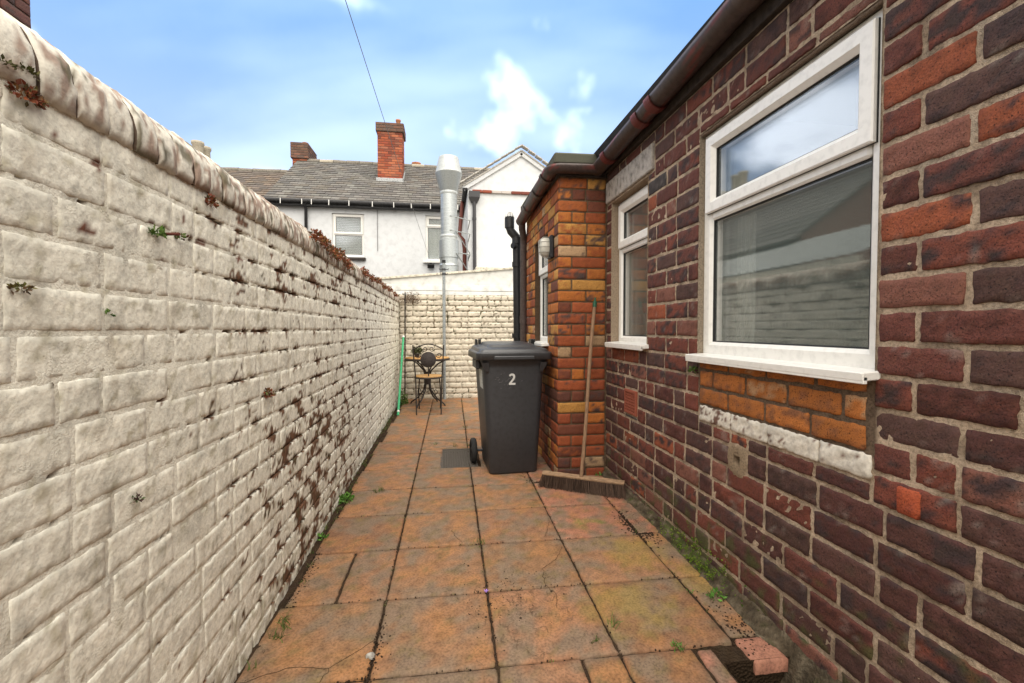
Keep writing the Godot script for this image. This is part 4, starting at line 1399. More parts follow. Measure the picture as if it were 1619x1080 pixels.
	var ch2 := obj("chimney", far_bricks(-5.20, -4.72, 5.9, 7.12, -17.9, -16.9, brk), M.far_brick, t2)
	stuff(obj("brick_band", far_bricks(-5.25, -4.67, 7.12, 7.66, -17.95, -16.85, dk), M.far_brick, ch2))
	for z in [-17.2, -17.6]:
		var p3 := MB.new()
		p3.smooth(1)
		p3.lathe(Vector3(-4.86, 7.64, z), [Vector2(0.09, 0), Vector2(0.08, 0.12), Vector2(0.09, 0.14), Vector2(0.06, 0.14)], 12)
		obj("chimney_pot", p3.mesh(), M.pot, ch2)
	# --- white gabled wing with its slate verge
	var g := thing("gabled_wing", "white gabled house wing with red brick string course behind the yard", "house")
	var gb := MB.new()
	var f := [Vector2(0.56, -0.3), Vector2(3.14, -0.3), Vector2(3.14, 4.60), Vector2(1.85, 5.44), Vector2(0.56, 4.60)]
	var l0 := []
	var l1 := []
	for p in f:
		l0.append(Vector3(p.x, p.y, -15.5)); l1.append(Vector3(p.x, p.y, -11.0))
	gb.loft([l0, l1], true, true)
	obj("wall", gb.mesh(), M.render, g)
	var vg := MB.new()
	for sgn in [-1.0, 1.0]:
		var a: float = atan2(0.84, 1.29) * -sgn
		var mid := Vector3(1.85 + sgn * 0.70, 5.50 - 0.455, -13.2)
		vg.box(mid, Vector3(1.66, 0.03, 4.55), Basis(Vector3(0, 0, 1), a), 0.004)
		for k in 9:
			vg.box(Vector3(1.85 + sgn * (0.08 + 0.17 * k), 5.555 - 0.111 * k, -10.93), Vector3(0.19, 0.022, 0.16), Basis(Vector3(0, 0, 1), a + sgn * 0.05), 0.0)
	obj("roof", vg.mesh(), M.verge, g)
	var vb := MB.new()
	for sgn in [-1.0, 1.0]:
		vb.box(Vector3(1.85 + sgn * 0.69, 5.445 - 0.455, -10.975), Vector3(1.68, 0.11, 0.05), Basis(Vector3(0, 0, 1), atan2(0.84, 1.29) * -sgn), 0.006)
	obj("verge_board", vb.mesh(), M.render, g)
	var sc := MB.new()
	for k in 10:
		var c: Color = [Color(0.20, 0.06, 0.045), Color(0.30, 0.08, 0.05), Color(0.55, 0.5, 0.47)][rng.randi() % 3]
		sc.col = c
		sc.box(Vector3(0.78 + 0.235 * k, 4.485, -10.975), Vector3(0.228, 0.062, 0.07), I, 0.006)
	obj("string_course", sc.mesh(), M.far_brick, g)
	var hp := MB.new()
	hp.loft([
		[Vector3(0.64, 4.20, -10.92), Vector3(0.78, 4.20, -10.92), Vector3(0.78, 4.20, -10.99), Vector3(0.64, 4.20, -10.99)],
		[Vector3(0.58, 4.32, -10.86), Vector3(0.84, 4.32, -10.86), Vector3(0.84, 4.32, -10.99), Vector3(0.58, 4.32, -10.99)],
		[Vector3(0.58, 4.46, -10.86), Vector3(0.84, 4.46, -10.86), Vector3(0.84, 4.46, -10.99), Vector3(0.58, 4.46, -10.99)]])
	hp.smooth(1)
	hp.tube([Vector3(0.71, 4.22, -10.94), Vector3(0.72, 2.5, -10.94)], 0.042, 10)
	hp.tube([Vector3(0.71, 3.85, -10.94), Vector3(0.71, 3.79, -10.94)], 0.052, 10)
	obj("rainwater_hopper", hp.mesh(), M.dark_metal, g)
	var eg := MB.new()
	eg.smooth(1)
	eg.tube([Vector3(0.50, 4.55, -10.95), Vector3(0.50, 4.50, -13.7)], 0.055, 8)
	obj("eaves_gutter", eg.mesh(), M.dark_board, g)
	var rp := MB.new()
	rp.smooth(1)
	rp.tube([Vector3(0.47, 4.5, -12.0), Vector3(0.38, 3.55, -11.6), Vector3(0.47, 3.42, -11.5), Vector3(0.50, 3.2, -11.5), Vector3(0.50, 0.0, -11.5)], 0.05, 10)
	obj("drain_pipe", rp.mesh(), M.rust, g)
	var lt := MB.new()
	lt.box(Vector3(1.9, 2.52, -10.5), Vector3(2.45, 0.12, 1.0), Basis.from_euler(Vector3(0.03, 0, 0)), 0.02)
	lt.box(Vector3(1.9, 1.2, -10.6), Vector3(2.3, 2.5, 0.7))
	obj("porch_roof", lt.mesh(), M.cream_trim, g)
	# --- extractor flue
	var fl2 := thing("extractor_flue", "tall galvanised extractor flue with a wide conical cowl", "flue", Vector3(0.10, 0, -10.0))
	var segs := [["stack", [Vector2(0.178, 2.9), Vector2(0.178, 3.18)], M.galv_dull], ["stack", [Vector2(0.178, 3.18), Vector2(0.178, 4.12)], M.galv]]
	for s in segs:
		var mb := MB.new()
		mb.smooth(1)
		mb.lathe(Vector3.ZERO, s[1], 32, Basis(), true)
		obj(s[0], mb.mesh(), s[2], fl2)
	var seam := MB.new()
	seam.smooth(1)
	for k in 8:
		var y := 3.28 + 0.1 * k
		seam.lathe(Vector3.ZERO, [Vector2(0.1775, y), Vector2(0.181, y + 0.006), Vector2(0.1775, y + 0.012)], 32)
	seam.lathe(Vector3.ZERO, [Vector2(0.178, 3.16), Vector2(0.188, 3.17), Vector2(0.188, 3.21), Vector2(0.178, 3.22)], 32)
	seam.lathe(Vector3.ZERO, [Vector2(0.178, 4.08), Vector2(0.187, 4.09), Vector2(0.187, 4.15), Vector2(0.178, 4.16)], 32)
	obj("seam", seam.mesh(), M.galv_dull, fl2)
	for q in [["base", [Vector2(0.205, 0.4), Vector2(0.205, 2.55), Vector2(0.215, 2.56), Vector2(0.195, 2.6), Vector2(0.195, 2.74)]], ["fan_casing", [Vector2(0.19, 2.72), Vector2(0.213, 2.73), Vector2(0.213, 3.10), Vector2(0.18, 3.12)]], ["cowl", [Vector2(0.18, 4.12), Vector2(0.285, 4.52)]]]:
		var mb := MB.new()
		mb.smooth(1)
		mb.lathe(Vector3.ZERO, q[1], 32, Basis(), true)
		obj(q[0], mb.mesh(), M.galv, fl2)
	var cw := MB.new()
	cw.smooth(1)
	cw.lathe(Vector3.ZERO, [Vector2(0.285, 4.52), Vector2(0.292, 4.535), Vector2(0.282, 4.55), Vector2(0.215, 4.87), Vector2(0.205, 4.88), Vector2(0.19, 4.86), Vector2(0.18, 4.3)], 32, Basis(), true)
	obj("cowl_top", cw.mesh(), M.galv_dull, fl2)
	for e in [[3.60, 0.0], [3.30, 0.25], [2.85, 0.25]]:
		var bk := MB.new()
		bk.tube([Vector3(0.02, e[0], 0.19), Vector3(0.46, e[0] - 0.02, -0.1), Vector3(0.46, e[0] - 0.02, -1.0)], 0.012, 5)
		if e[1] > 0: bk.tube([Vector3(0.15, e[0] - 0.03, 0.16), Vector3(0.46, e[0] - 0.42, -0.2), Vector3(0.46, e[0] - 0.42, -1.0)], 0.012, 5)
		obj("bracket", bk.mesh(), M.galv_post, fl2)
	# --- white clad outbuilding just over the rear wall
	var sh := thing("outbuilding", "white boarded outbuilding showing above the far wall", "shed")
	var zf := -7.60
	for k in 2:
		var mb := MB.new()
		mb.box(Vector3(0.6, 1.735 + 0.098 * k + 0.04, zf + 0.012), Vector3(3.7, 0.094, 0.02), Basis.from_euler(Vector3(-0.05, 0, 0)), 0.003)
		obj("board", mb.mesh(), M.clad, sh)
	var tp := MB.new()
	var q0 := [Vector3(-1.25, 1.92, zf - 0.01), Vector3(2.45, 1.92, zf - 0.01), Vector3(2.45, 2.335, zf - 0.01), Vector3(-1.25, 1.985, zf - 0.01)]
	var q1 := []
	for p in q0: q1.append(p + Vector3(0, 0, 0.016))
	tp.loft([q0, q1])
	obj("board", tp.mesh(), M.clad, sh)
	var tr := MB.new()
	tr.box(Vector3(0.6, 2.165, zf + 0.005), Vector3(3.74, 0.035, 0.07), Basis(Vector3(0, 0, 1), atan2(0.35, 3.7)), 0.004)
	obj("verge_trim", tr.mesh(), M.cream_trim, sh)
	var bd := MB.new()
	var b0 := [Vector3(-1.22, -0.3, -9.3), Vector3(2.42, -0.3, -9.3), Vector3(2.42, 2.32, -9.3), Vector3(-1.22, 1.97, -9.3)]
	var b1 := []
	for p in b0: b1.append(Vector3(p.x, p.y, zf - 0.02))
	bd.loft([b0, b1])
	obj("wall", bd.mesh(), M.cream_trim, sh)
	# --- floodlight and overhead line
	var fd := thing("floodlight", "small black floodlight fixed below the curtained window", "light", Vector3(-0.40, 3.08, -13.95))
	var fm := MB.new()
	fm.box(Vector3(0, 0, 0.06), Vector3(0.2, 0.13, 0.07), Basis.from_euler(Vector3(0.4, 0, 0)), 0.012)
	obj("lamp_head", fm.mesh(), M.black_plastic, fd)
	var fb := MB.new()
	fb.box(Vector3(0, 0.10, 0.0), Vector3(0.08, 0.12, 0.08), I, 0.01)
	obj("mount", fb.mesh(), M.black_plastic, fd)
	var cb := MB.new()
	cb.smooth(1)
	var pts := []
	for i in 41:
		var u := i / 40.0
		pts.append(Vector3(-0.406, 3.24, -13.93).lerp(Vector3(-1.06, 4.50, 3.0), u) - Vector3(0, 0.10, 0) * 4.0 * u * (1.0 - u))
	cb.tube(pts, 0.0035, 5)
	tag(obj("overhead_cable", cb.mesh(), M.cable), "thin dark cable running overhead from the white house across the sky", "cable")
	var c2 := MB.new()
	c2.smooth(1)
	c2.tube([Vector3(-1.95, 4.7, -13.97), Vector3(-1.95, 3.5, -13.975)], 0.008, 5)
	tag(obj("wall_cable", c2.mesh(), M.cable), "thin cable hanging straight down the white rendered wall", "cable")

# ------------------------------------------------------------------ next door, over the boundary wall
func build_neighbour() -> void:
	var t := thing("neighbouring_stack", "dark brick chimney stack rising behind the near end of the boundary wall", "chimney")
	var B := Basis(Vector3(0, 0, -1), Vector3.UP, Vector3(1, 0, 0))
	var O := Vector3(-3.0, 0, 0)
	var stack := {"course": 0.085, "joint": 0.011, "mat": M.brick, "cell": 0.04, "rows": 3, "key": 31.0, "edge": 0.003,
		"palette": func(_s, _y, _w): return [[Color(0.14, 0.06, 0.05), Color(0.20, 0.08, 0.06), Color(0.10, 0.06, 0.055)][rng.randi() % 3] * rng.randf_range(0.85, 1.15), Color(0.07, 0.05, 0.045), 0.35]}
	wall_bricks(t, B, O, 3.0, 3.9, 1.53, 4.59, stack)
	wall_bricks(t, Basis(), Vector3(0, 0, -3.0), -3.47, -3.0, 1.53, 4.59, stack)
	var c := MB.new()
	c.col = Color(0.12, 0.095, 0.08)
	c.box(Vector3(-3.24, 2.15, -3.455), Vector3(0.462, 4.9, 0.892))
	obj("stack_core", c.mesh(), M.mortar, t)
	# lean-to with a corrugated roof, which the window mirrors
	var l := thing("lean_to", "neighbour's lean-to with corrugated roof, mirrored in the large window", "shed")
	var r := MB.new()
	r.smooth(1)
	var n := 90
	for i in n:
		var z0 := -4.3 - 5.2 * i / n
		var z1 := -4.3 - 5.2 * (i + 1) / n
		var h0 := 0.02 * sin(i * TAU / 3.0)
		var h1 := 0.02 * sin((i + 1) * TAU / 3.0)
		r.quad(Vector3(-1.75, 2.02 + h0, z0), Vector3(-1.75, 2.02 + h1, z1), Vector3(-3.5, 2.72 + h1, z1), Vector3(-3.5, 2.72 + h0, z0))
	obj("roof", r.mesh(), M.corrugated, l)
	var lw := MB.new()
	lw.box(Vector3(-2.65, 0.8, -6.9), Vector3(1.7, 2.2, 5.1))
	lw.box(Vector3(-1.78, 1.93, -6.9), Vector3(0.03, 0.14, 5.2), Basis(), 0.004)
	obj("wall", lw.mesh(), M.cream_trim, l)
	var hs := thing("neighbouring_house", "neighbour's brick wing with slate roof beyond the lean-to", "house")
	var hb := MB.new()
	var a0 := []
	var a1 := []
	for p in [Vector2(-8.0, -0.3), Vector2(-3.55, -0.3), Vector2(-3.55, 2.85), Vector2(-5.8, 4.5), Vector2(-8.0, 2.85)]:
		a0.append(Vector3(p.x, p.y, -12.6)); a1.append(Vector3(p.x, p.y, -7.2))
	hb.col = Color(0.16, 0.075, 0.055)
	hb.loft([a0, a1])
	obj("wall", hb.mesh(), M.far_brick, hs)
	var rs := MB.new()
	for k in 12:
		var u := k / 12.0
		rs.col = Color(0.14, 0.13, 0.12) * rng.randf_range(0.8, 1.2)
		rs.box(Vector3(lerpf(-3.42, -5.7, u), lerpf(2.83, 4.48, u), -9.9), Vector3(0.30, 0.03, 5.6), Basis(Vector3(0, 0, 1), -0.58))
	obj("roof", rs.mesh(), M.slate, hs)
	var bk := [Color(0.20, 0.10, 0.07), Color(0.15, 0.09, 0.07), Color(0.23, 0.12, 0.08)]
	var ch := obj("chimney", far_bricks(-6.12, -5.57, 3.2, 5.14, -12.5, -11.75, bk), M.far_brick, hs)
	for z in [-11.95, -12.28]:
		var p3 := MB.new()
		p3.smooth(1)
		p3.lathe(Vector3(-5.80, 5.13, z), [Vector2(0.14, 0), Vector2(0.12, 0.06), Vector2(0.11, 0.42), Vector2(0.135, 0.46), Vector2(0.135, 0.52), Vector2(0.10, 0.52), Vector2(0.07, 0.2)], 16)
		obj("chimney_pot", p3.mesh(), M.pot_buff, ch)

# ------------------------------------------------------------------ wheeled bin
func rrect(hw: float, zf: float, zb: float, y: float, r: float, k := 5, cx := 0.0) -> Array:
	# rounded rectangle in plan, counter-clockwise seen from above
	var l := []
	for c in [[hw - r, zf - r, 1, 1, 0.0], [hw - r, zb + r, 1, -1, 1.0], [-hw + r, zb + r, -1, -1, 2.0], [-hw + r, zf - r, -1, 1, 3.0]]:
		for i in k + 1:
			var a: float = PI / 2 - (c[4] + float(i) / k) * PI / 2
			l.append(Vector3(cx + c[0] + cos(a) * r, y, c[1] + sin(a) * r))
	return l

func build_bin() -> void:
	var t := thing("wheelie_bin", "dark grey wheeled bin with a white number 2 beside the brick corner", "bin", Vector3(0.527, fy(-3.8), -3.80))
	t.rotation.y = deg_to_rad(3.0)
	var b := MB.new()
	b.smooth(1)
	var loops := []
	for q in [[0.188, 0.247, -0.20, 0.0, 0.03], [0.196, 0.255, -0.21, 0.012, 0.045], [0.222, 0.264, -0.26, 0.42, 0.055], [0.247, 0.272, -0.30, 0.84, 0.06], [0.250, 0.273, -0.305, 0.878, 0.06], [0.262, 0.285, -0.31, 0.885, 0.06], [0.266, 0.288, -0.315, 0.925, 0.06]]:
		loops.append(rrect(q[0], q[1], q[2], q[3], q[4]))
	b.loft(loops)
	obj("body", b.mesh(), M.bin, t)
	for sx in [-1.0, 1.0]:
		var gs := MB.new()
		gs.loft([[Vector3(sx * 0.215 - 0.012, 0.80, 0.268), Vector3(sx * 0.215 + 0.012, 0.80, 0.268), Vector3(sx * 0.235 + 0.03, 0.885, 0.26), Vector3(sx * 0.235 - 0.03, 0.885, 0.26)], [Vector3(sx * 0.215 - 0.012, 0.815, 0.278), Vector3(sx * 0.215 + 0.012, 0.815, 0.278), Vector3(sx * 0.235 + 0.03, 0.885, 0.296), Vector3(sx * 0.235 - 0.03, 0.885, 0.296)]])
		obj("rim_bracket", gs.mesh(), M.bin, t)
		gs = MB.new()
		gs.box(Vector3(sx * 0.275, 0.865, 0.05), Vector3(0.035, 0.075, 0.25), Basis(), 0.008)
		obj("lifting_lug", gs.mesh(), M.bin, t)
	var l := MB.new()
	l.smooth(1)
	var ll := []
	var tilt := func(loop: Array, k: float) -> Array:
		var o := []
		for p in loop: o.append(p + Vector3(0, (0.31 - p.z) * k, 0))
		return o
	for q in [[0.300, 0.313, -0.33, 0.906, 0.05, 0.0, 1], [0.306, 0.319, -0.335, 0.910, 0.05, 0.0, 1], [0.304, 0.317, -0.335, 0.958, 0.05, 0.0, 2], [0.298, 0.311, -0.33, 0.964, 0.05, 0.0, 3], [0.284, 0.296, -0.315, 0.966, 0.05, 0.012, 4], [0.272, 0.282, -0.31, 0.984, 0.05, 0.02, 5], [0.264, 0.274, -0.305, 0.988, 0.05, 0.025, 6], [0.205, 0.205, -0.28, 0.998, 0.05, 0.03, 7], [0.190, 0.185, -0.27, 1.016, 0.05, 0.03, 8], [0.170, 0.165, -0.25, 1.020, 0.05, 0.03, 9]]:
		ll.append([tilt.call(rrect(q[0], q[1], q[2], q[3], q[4], 6), q[5]), q[6]])
	for i in ll.size() - 1:
		l.smooth(ll[i][1])
		l.loft([ll[i][0], ll[i + 1][0]], i == 0, i == ll.size() - 2)
	var lid := obj("lid", l.mesh(), M.bin_lid, t)
	var hd := MB.new()
	hd.box(Vector3(-0.01, 0.922, 0.322), Vector3(0.32, 0.030, 0.022), Basis(), 0.006)
	obj("lid_grip", hd.mesh(), M.bin_lid, lid)
	var hg := MB.new()
	for x in [-0.235, -0.205, 0.265, 0.29]:
		hg.box(Vector3(x, 1.02, -0.28), Vector3(0.016, 0.07, 0.10), Basis(), 0.004)
	obj("hinge", hg.mesh(), M.black_plastic, lid)
	var hn := MB.new()
	hn.smooth(1)
	hn.tube([Vector3(-0.24, 0.985, -0.345), Vector3(0.24, 0.985, -0.345)], 0.014, 10)
	for x in [-0.22, 0.22]:
		hn.tube([Vector3(x, 0.985, -0.345), Vector3(x, 0.9, -0.30)], 0.014, 8)
	obj("handle", hn.mesh(), M.bin, t)
	var ax := MB.new()
	ax.smooth(1)
	ax.tube([Vector3(-0.30, 0.105, -0.105), Vector3(0.20, 0.105, -0.105)], 0.011, 10)
	obj("axle", ax.mesh(), M.dark_metal, t)
	var wb := Basis(Vector3(0, 1, 0), Vector3(1, 0, 0), Vector3(0, 0, -1))
	for sx in [-1.0, 1.0]:
		var ty := MB.new()
		ty.smooth(1)
		var c := Vector3(-0.282 if sx < 0 else 0.185, 0.105, -0.105)
		ty.lathe(c, [Vector2(0.075, -0.02), Vector2(0.092, -0.024), Vector2(0.102, -0.018), Vector2(0.105, 0), Vector2(0.102, 0.018), Vector2(0.092, 0.024), Vector2(0.075, 0.02)], 28, wb)
		var wh := obj("wheel", ty.mesh(), M.rubber, t)
		var hu := MB.new()
		hu.smooth(1)
		hu.lathe(c, [Vector2(0.0, -0.022), Vector2(0.022, -0.022), Vector2(0.026, -0.010), Vector2(0.07, -0.012), Vector2(0.077, -0.020), Vector2(0.077, 0.020), Vector2(0.07, 0.012), Vector2(0.026, 0.010), Vector2(0.022, 0.022), Vector2(0.0, 0.022)], 24, wb)
		obj("hub", hu.mesh(), M.black_plastic, wh)
	var tm := TextMesh.new()
	var sf := SystemFont.new()
	sf.font_names = PackedStringArray(["Droid Sans"])
	sf.font_weight = 700
	tm.font = sf
	tm.text = "2"
	tm.font_size = 24
	tm.pixel_size = 0.0052
	tm.depth = 0.0015
	var nb := obj("number", tm, M.white_print, t)
	nb.transform = Transform3D(Basis.from_euler(Vector3(-0.022, 0, 0)) * Basis().scaled(Vector3(0.9, 1, 1)), Vector3(-0.018, 0.752, 0.2715))
	nb.set_meta("label", "white number 2 on the front of the bin")
	var stk := MB.new()
	stk.box(Vector3(-0.2425, 0.745, 0.10), Vector3(0.002, 0.15, 0.17), Basis.from_euler(Vector3(0, 0, 0.062)))
	obj("sticker", stk.mesh(), M.sticker, t)
	# pale scuffs in the plastic beside the number
	var sc := MB.new()
	for k in 26:
		var p := Vector3(-0.07 + rng.randfn(0, 0.045), 0.735 + rng.randfn(0, 0.03), 0.0)
		p.z = 0.2725 - (0.84 - p.y) * 0.020
		sc.box(p, Vector3(rng.randf_range(0.006, 0.028), rng.randf_range(0.0012, 0.003), 0.0008), Basis(Vector3(0, 0, 1), rng.randf_range(-0.3, 1.1)))
	stuff(obj("scuffs", sc.mesh(), M.scuff, t))

func build_broom() -> void:
	var a := Vector3(0.693, fy(-3.2) + 0.0, -3.245)
	var b := Vector3(1.212, fy(-2.93), -2.945)
	var mid := (a + b) * 0.5 + Vector3(0.012, 0, -0.012)
	var t := thing("broom", "long wooden handled yard broom with dark bristles leaning on the brick corner", "broom", mid)
	var d := (b - a).normalized()
	var nrm := Vector3(-d.z, 0, d.x)
	if nrm.z < 0: nrm = -nrm
	var BB := Basis(d, Vector3.UP, d.cross(Vector3.UP))
	var tl := BB * Basis.from_euler(Vector3(0.16, 0, 0))
	var L := (b - a).length()
	var hb := MB.new()
	hb.box(Vector3(0, 0.098, 0), Vector3(L * 0.985, 0.018, 0.050), tl, 0.004)
	obj("head", hb.mesh(), M.wood_head, t)
	var br := MB.new()
	var rows := 7
	var cols := 62
	for i in cols:
		for j in rows:
			var x := (float(i) / (cols - 1) - 0.5) * L * 0.96
			var z := (float(j) / (rows - 1) - 0.5) * 0.05
			for k in 3:
				var jx := x + rng.randf_range(-0.004, 0.004)
				var jz := z + rng.randf_range(-0.004, 0.004)
				var top := Vector3(jx, 0.092, jz)
				var bot := Vector3(jx + rng.randfn(0, 0.010) + x * 0.07, 0.002 + rng.randf() * 0.006, jz * 1.35 + 0.014 + rng.randfn(0, 0.006))
				var c := Color(1, 1, 1) * rng.randf_range(0.35, 1.7)
				c.a = 1.0
				br.col = c
				br.tube([BB * top, BB * top.lerp(bot, 0.55) + BB * Vector3(0, 0, -0.002), BB * bot], 0.0014, 3, false)
	stuff(obj("bristles", br.mesh(), M.bristle, t))
	var hs := MB.new()
	hs.smooth(1)
	var p0 := Vector3(-0.008, 0.098, 0)
	var p1 := Vector3(1.148, 1.395, -3.392) - mid
	var path := []
	for i in 9: path.append(p0.lerp(p1, i / 8.0) + Vector3(0.004 * sin(i * 0.8), 0, 0))
	hs.tube(path, 0.0135, 12)
	obj("handle", hs.mesh(), M.wood, t)
	var cp := MB.new()
	cp.smooth(1)
	var dd := (p1 - p0).normalized()
	cp.tube([p1 - dd * 0.03, p1 + dd * 0.012, p1 + dd * 0.022], [0.0165, 0.0165, 0.010], 12)
	cp.tube([p1 + dd * 0.01 + Vector3(0, 0, 0), p1 + dd * 0.045, p1 + dd * 0.05], [0.008, 0.007, 0.003], 8)
	obj("cap", cp.mesh(), M.green_plastic, t)

# ------------------------------------------------------------------ garden table and chair
func scroll(mb: MB, c: Vector3, r: float, a0: float, turns: float, ux: Vector3, uy: Vector3, th := 0.005) -> void:
	var p := []
	for i in 15:
		var u := i / 14.0
		var a := a0 + turns * TAU * u
		p.append(c + (ux * cos(a) + uy * sin(a)) * r * (1.0 - 0.75 * u))
	mb.tube(p, th, 5)

func build_furniture() -> void:
	var fz := fy(-6.1)
	var t := thing("bistro_chair", "black wrought iron chair with round wooden seat and dark round back", "chair", Vector3(-0.215, fz, -6.05))
	var up := MB.new()
	up.smooth(1)
	for sx in [-1.0, 1.0]:
		var x0: float = -0.148 if sx < 0 else 0.165
		var x1: float = -0.19 if sx < 0 else 0.20
		var q := MB.new()
		q.smooth(1)
		q.tube([Vector3(x0, 0.0, 0.08), Vector3(x0 + 0.006 * sx, 0.25, 0.05), Vector3(x0 + 0.012 * sx, 0.47, 0.03), Vector3(x1, 0.85, 0.06), Vector3(x1, 0.905, 0.065)], 0.0085, 8)
		obj("leg", q.mesh(), M.iron, t)
		var f := MB.new()
		f.smooth(1)
		f.tube([Vector3(x0 * 0.92, 0.0, -0.36), Vector3(x0 * 0.95, 0.25, -0.31), Vector3(x0 * 0.85, 0.47, -0.26)], 0.0085, 8)
		obj("leg", f.mesh(), M.iron, t)
	var bk := MB.new()
	bk.smooth(1)
	var arch := []
	for i in 13:
		var u := i / 12.0
		arch.append(Vector3(lerpf(-0.19, 0.20, u), 0.845 + 0.072 * sin(PI * u), 0.06))
	bk.tube(arch, 0.0075, 8)
	for sx in [-1.0, 1.0]:
		scroll(bk, Vector3(0.005 + sx * 0.045, 0.855, 0.06), 0.038, PI / 2 - sx * PI / 2, -sx * 1.2, Vector3.RIGHT, Vector3.UP)
		scroll(bk, Vector3(0.005 + sx * 0.135, 0.775, 0.055), 0.04, PI / 2 + sx * PI / 2, sx * 1.2, Vector3.RIGHT, Vector3.UP)
	bk.tube([Vector3(0.005, 0.47, 0.03), Vector3(0.005, 0.62, 0.045)], 0.008, 6)
	obj("back_frame", bk.mesh(), M.iron, t)
	var disc := MB.new()
	disc.smooth(1)
	disc.lathe(Vector3(0.003, 0.715, 0.052), [Vector2(0.0, -0.008), Vector2(0.094, -0.008), Vector2(0.102, 0.0), Vector2(0.094, 0.008), Vector2(0.0, 0.008)], 30, Basis(Vector3.RIGHT, Vector3(0, 0.08, 1).normalized(), Vector3(0, -1, 0.08).normalized()))
	obj("backrest", disc.mesh(), M.slate_disc, t)
	var seat := MB.new()
	seat.smooth(1)
	seat.lathe(Vector3(0.0, 0.475, -0.12), [Vector2(0.0, 0), Vector2(0.178, 0.0), Vector2(0.183, 0.010), Vector2(0.176, 0.02), Vector2(0, 0.021)], 32)
	obj("seat", seat.mesh(), M.top_wood, t)
	var rim := MB.new()
	rim.smooth(1)
	rim.lathe(Vector3(0.0, 0.458, -0.12), [Vector2(0.176, 0), Vector2(0.187, 0.002), Vector2(0.187, 0.022), Vector2(0.176, 0.018)], 32)
	for sx in [-1.0, 1.0]:
		rim.tube([Vector3(sx * 0.15, 0.24, 0.05), Vector3(sx * 0.145, 0.22, -0.13), Vector3(sx * 0.15, 0.24, -0.31)], 0.006, 6)
	obj("seat_rim", rim.mesh(), M.iron, t)
	# table
	var tb := thing("bistro_table", "small round wooden topped garden table on curled iron legs", "table", Vector3(-0.25, fy(-6.72), -6.72))
	var top := MB.new()
	top.smooth(1)
	top.lathe(Vector3(0, 0.675, 0), [Vector2(0.0, 0), Vector2(0.31, 0.0), Vector2(0.318, 0.01), Vector2(0.31, 0.021), Vector2(0.0, 0.022)], 40)
	obj("table_top", top.mesh(), M.top_wood, tb)
	var tr := MB.new()
	tr.smooth(1)
	tr.lathe(Vector3(0, 0.652, 0), [Vector2(0.307, 0), Vector2(0.323, 0.002), Vector2(0.323, 0.03), Vector2(0.307, 0.02)], 40)
	obj("top_rim", tr.mesh(), M.iron, tb)
	for k in 4:
		var a := TAU * k / 4 + 0.5
		var dv := Vector3(cos(a), 0, sin(a))
		var lg := MB.new()
		lg.smooth(1)
		lg.tube([dv * 0.29 + Vector3(0, 0.0, 0), dv * 0.27 + Vector3(0, 0.03, 0), dv * 0.16 + Vector3(0, 0.10, 0), dv * 0.06 + Vector3(0, 0.22, 0), dv * 0.032 + Vector3(0, 0.38, 0), dv * 0.06 + Vector3(0, 0.50, 0), dv * 0.17 + Vector3(0, 0.60, 0), dv * 0.28 + Vector3(0, 0.655, 0)], 0.011, 8)
		scroll(lg, dv * 0.13 + Vector3(0, 0.20, 0), 0.05, PI, 1.1, dv, Vector3.UP, 0.006)
		obj("leg", lg.mesh(), M.iron, tb)
	var st := MB.new()
	st.smooth(1)
	st.lathe(Vector3(0, 0.30, 0), [Vector2(0.045, 0), Vector2(0.05, 0.02), Vector2(0.05, 0.16), Vector2(0.045, 0.18)], 14)
	obj("stem_collar", st.mesh(), M.iron, tb)

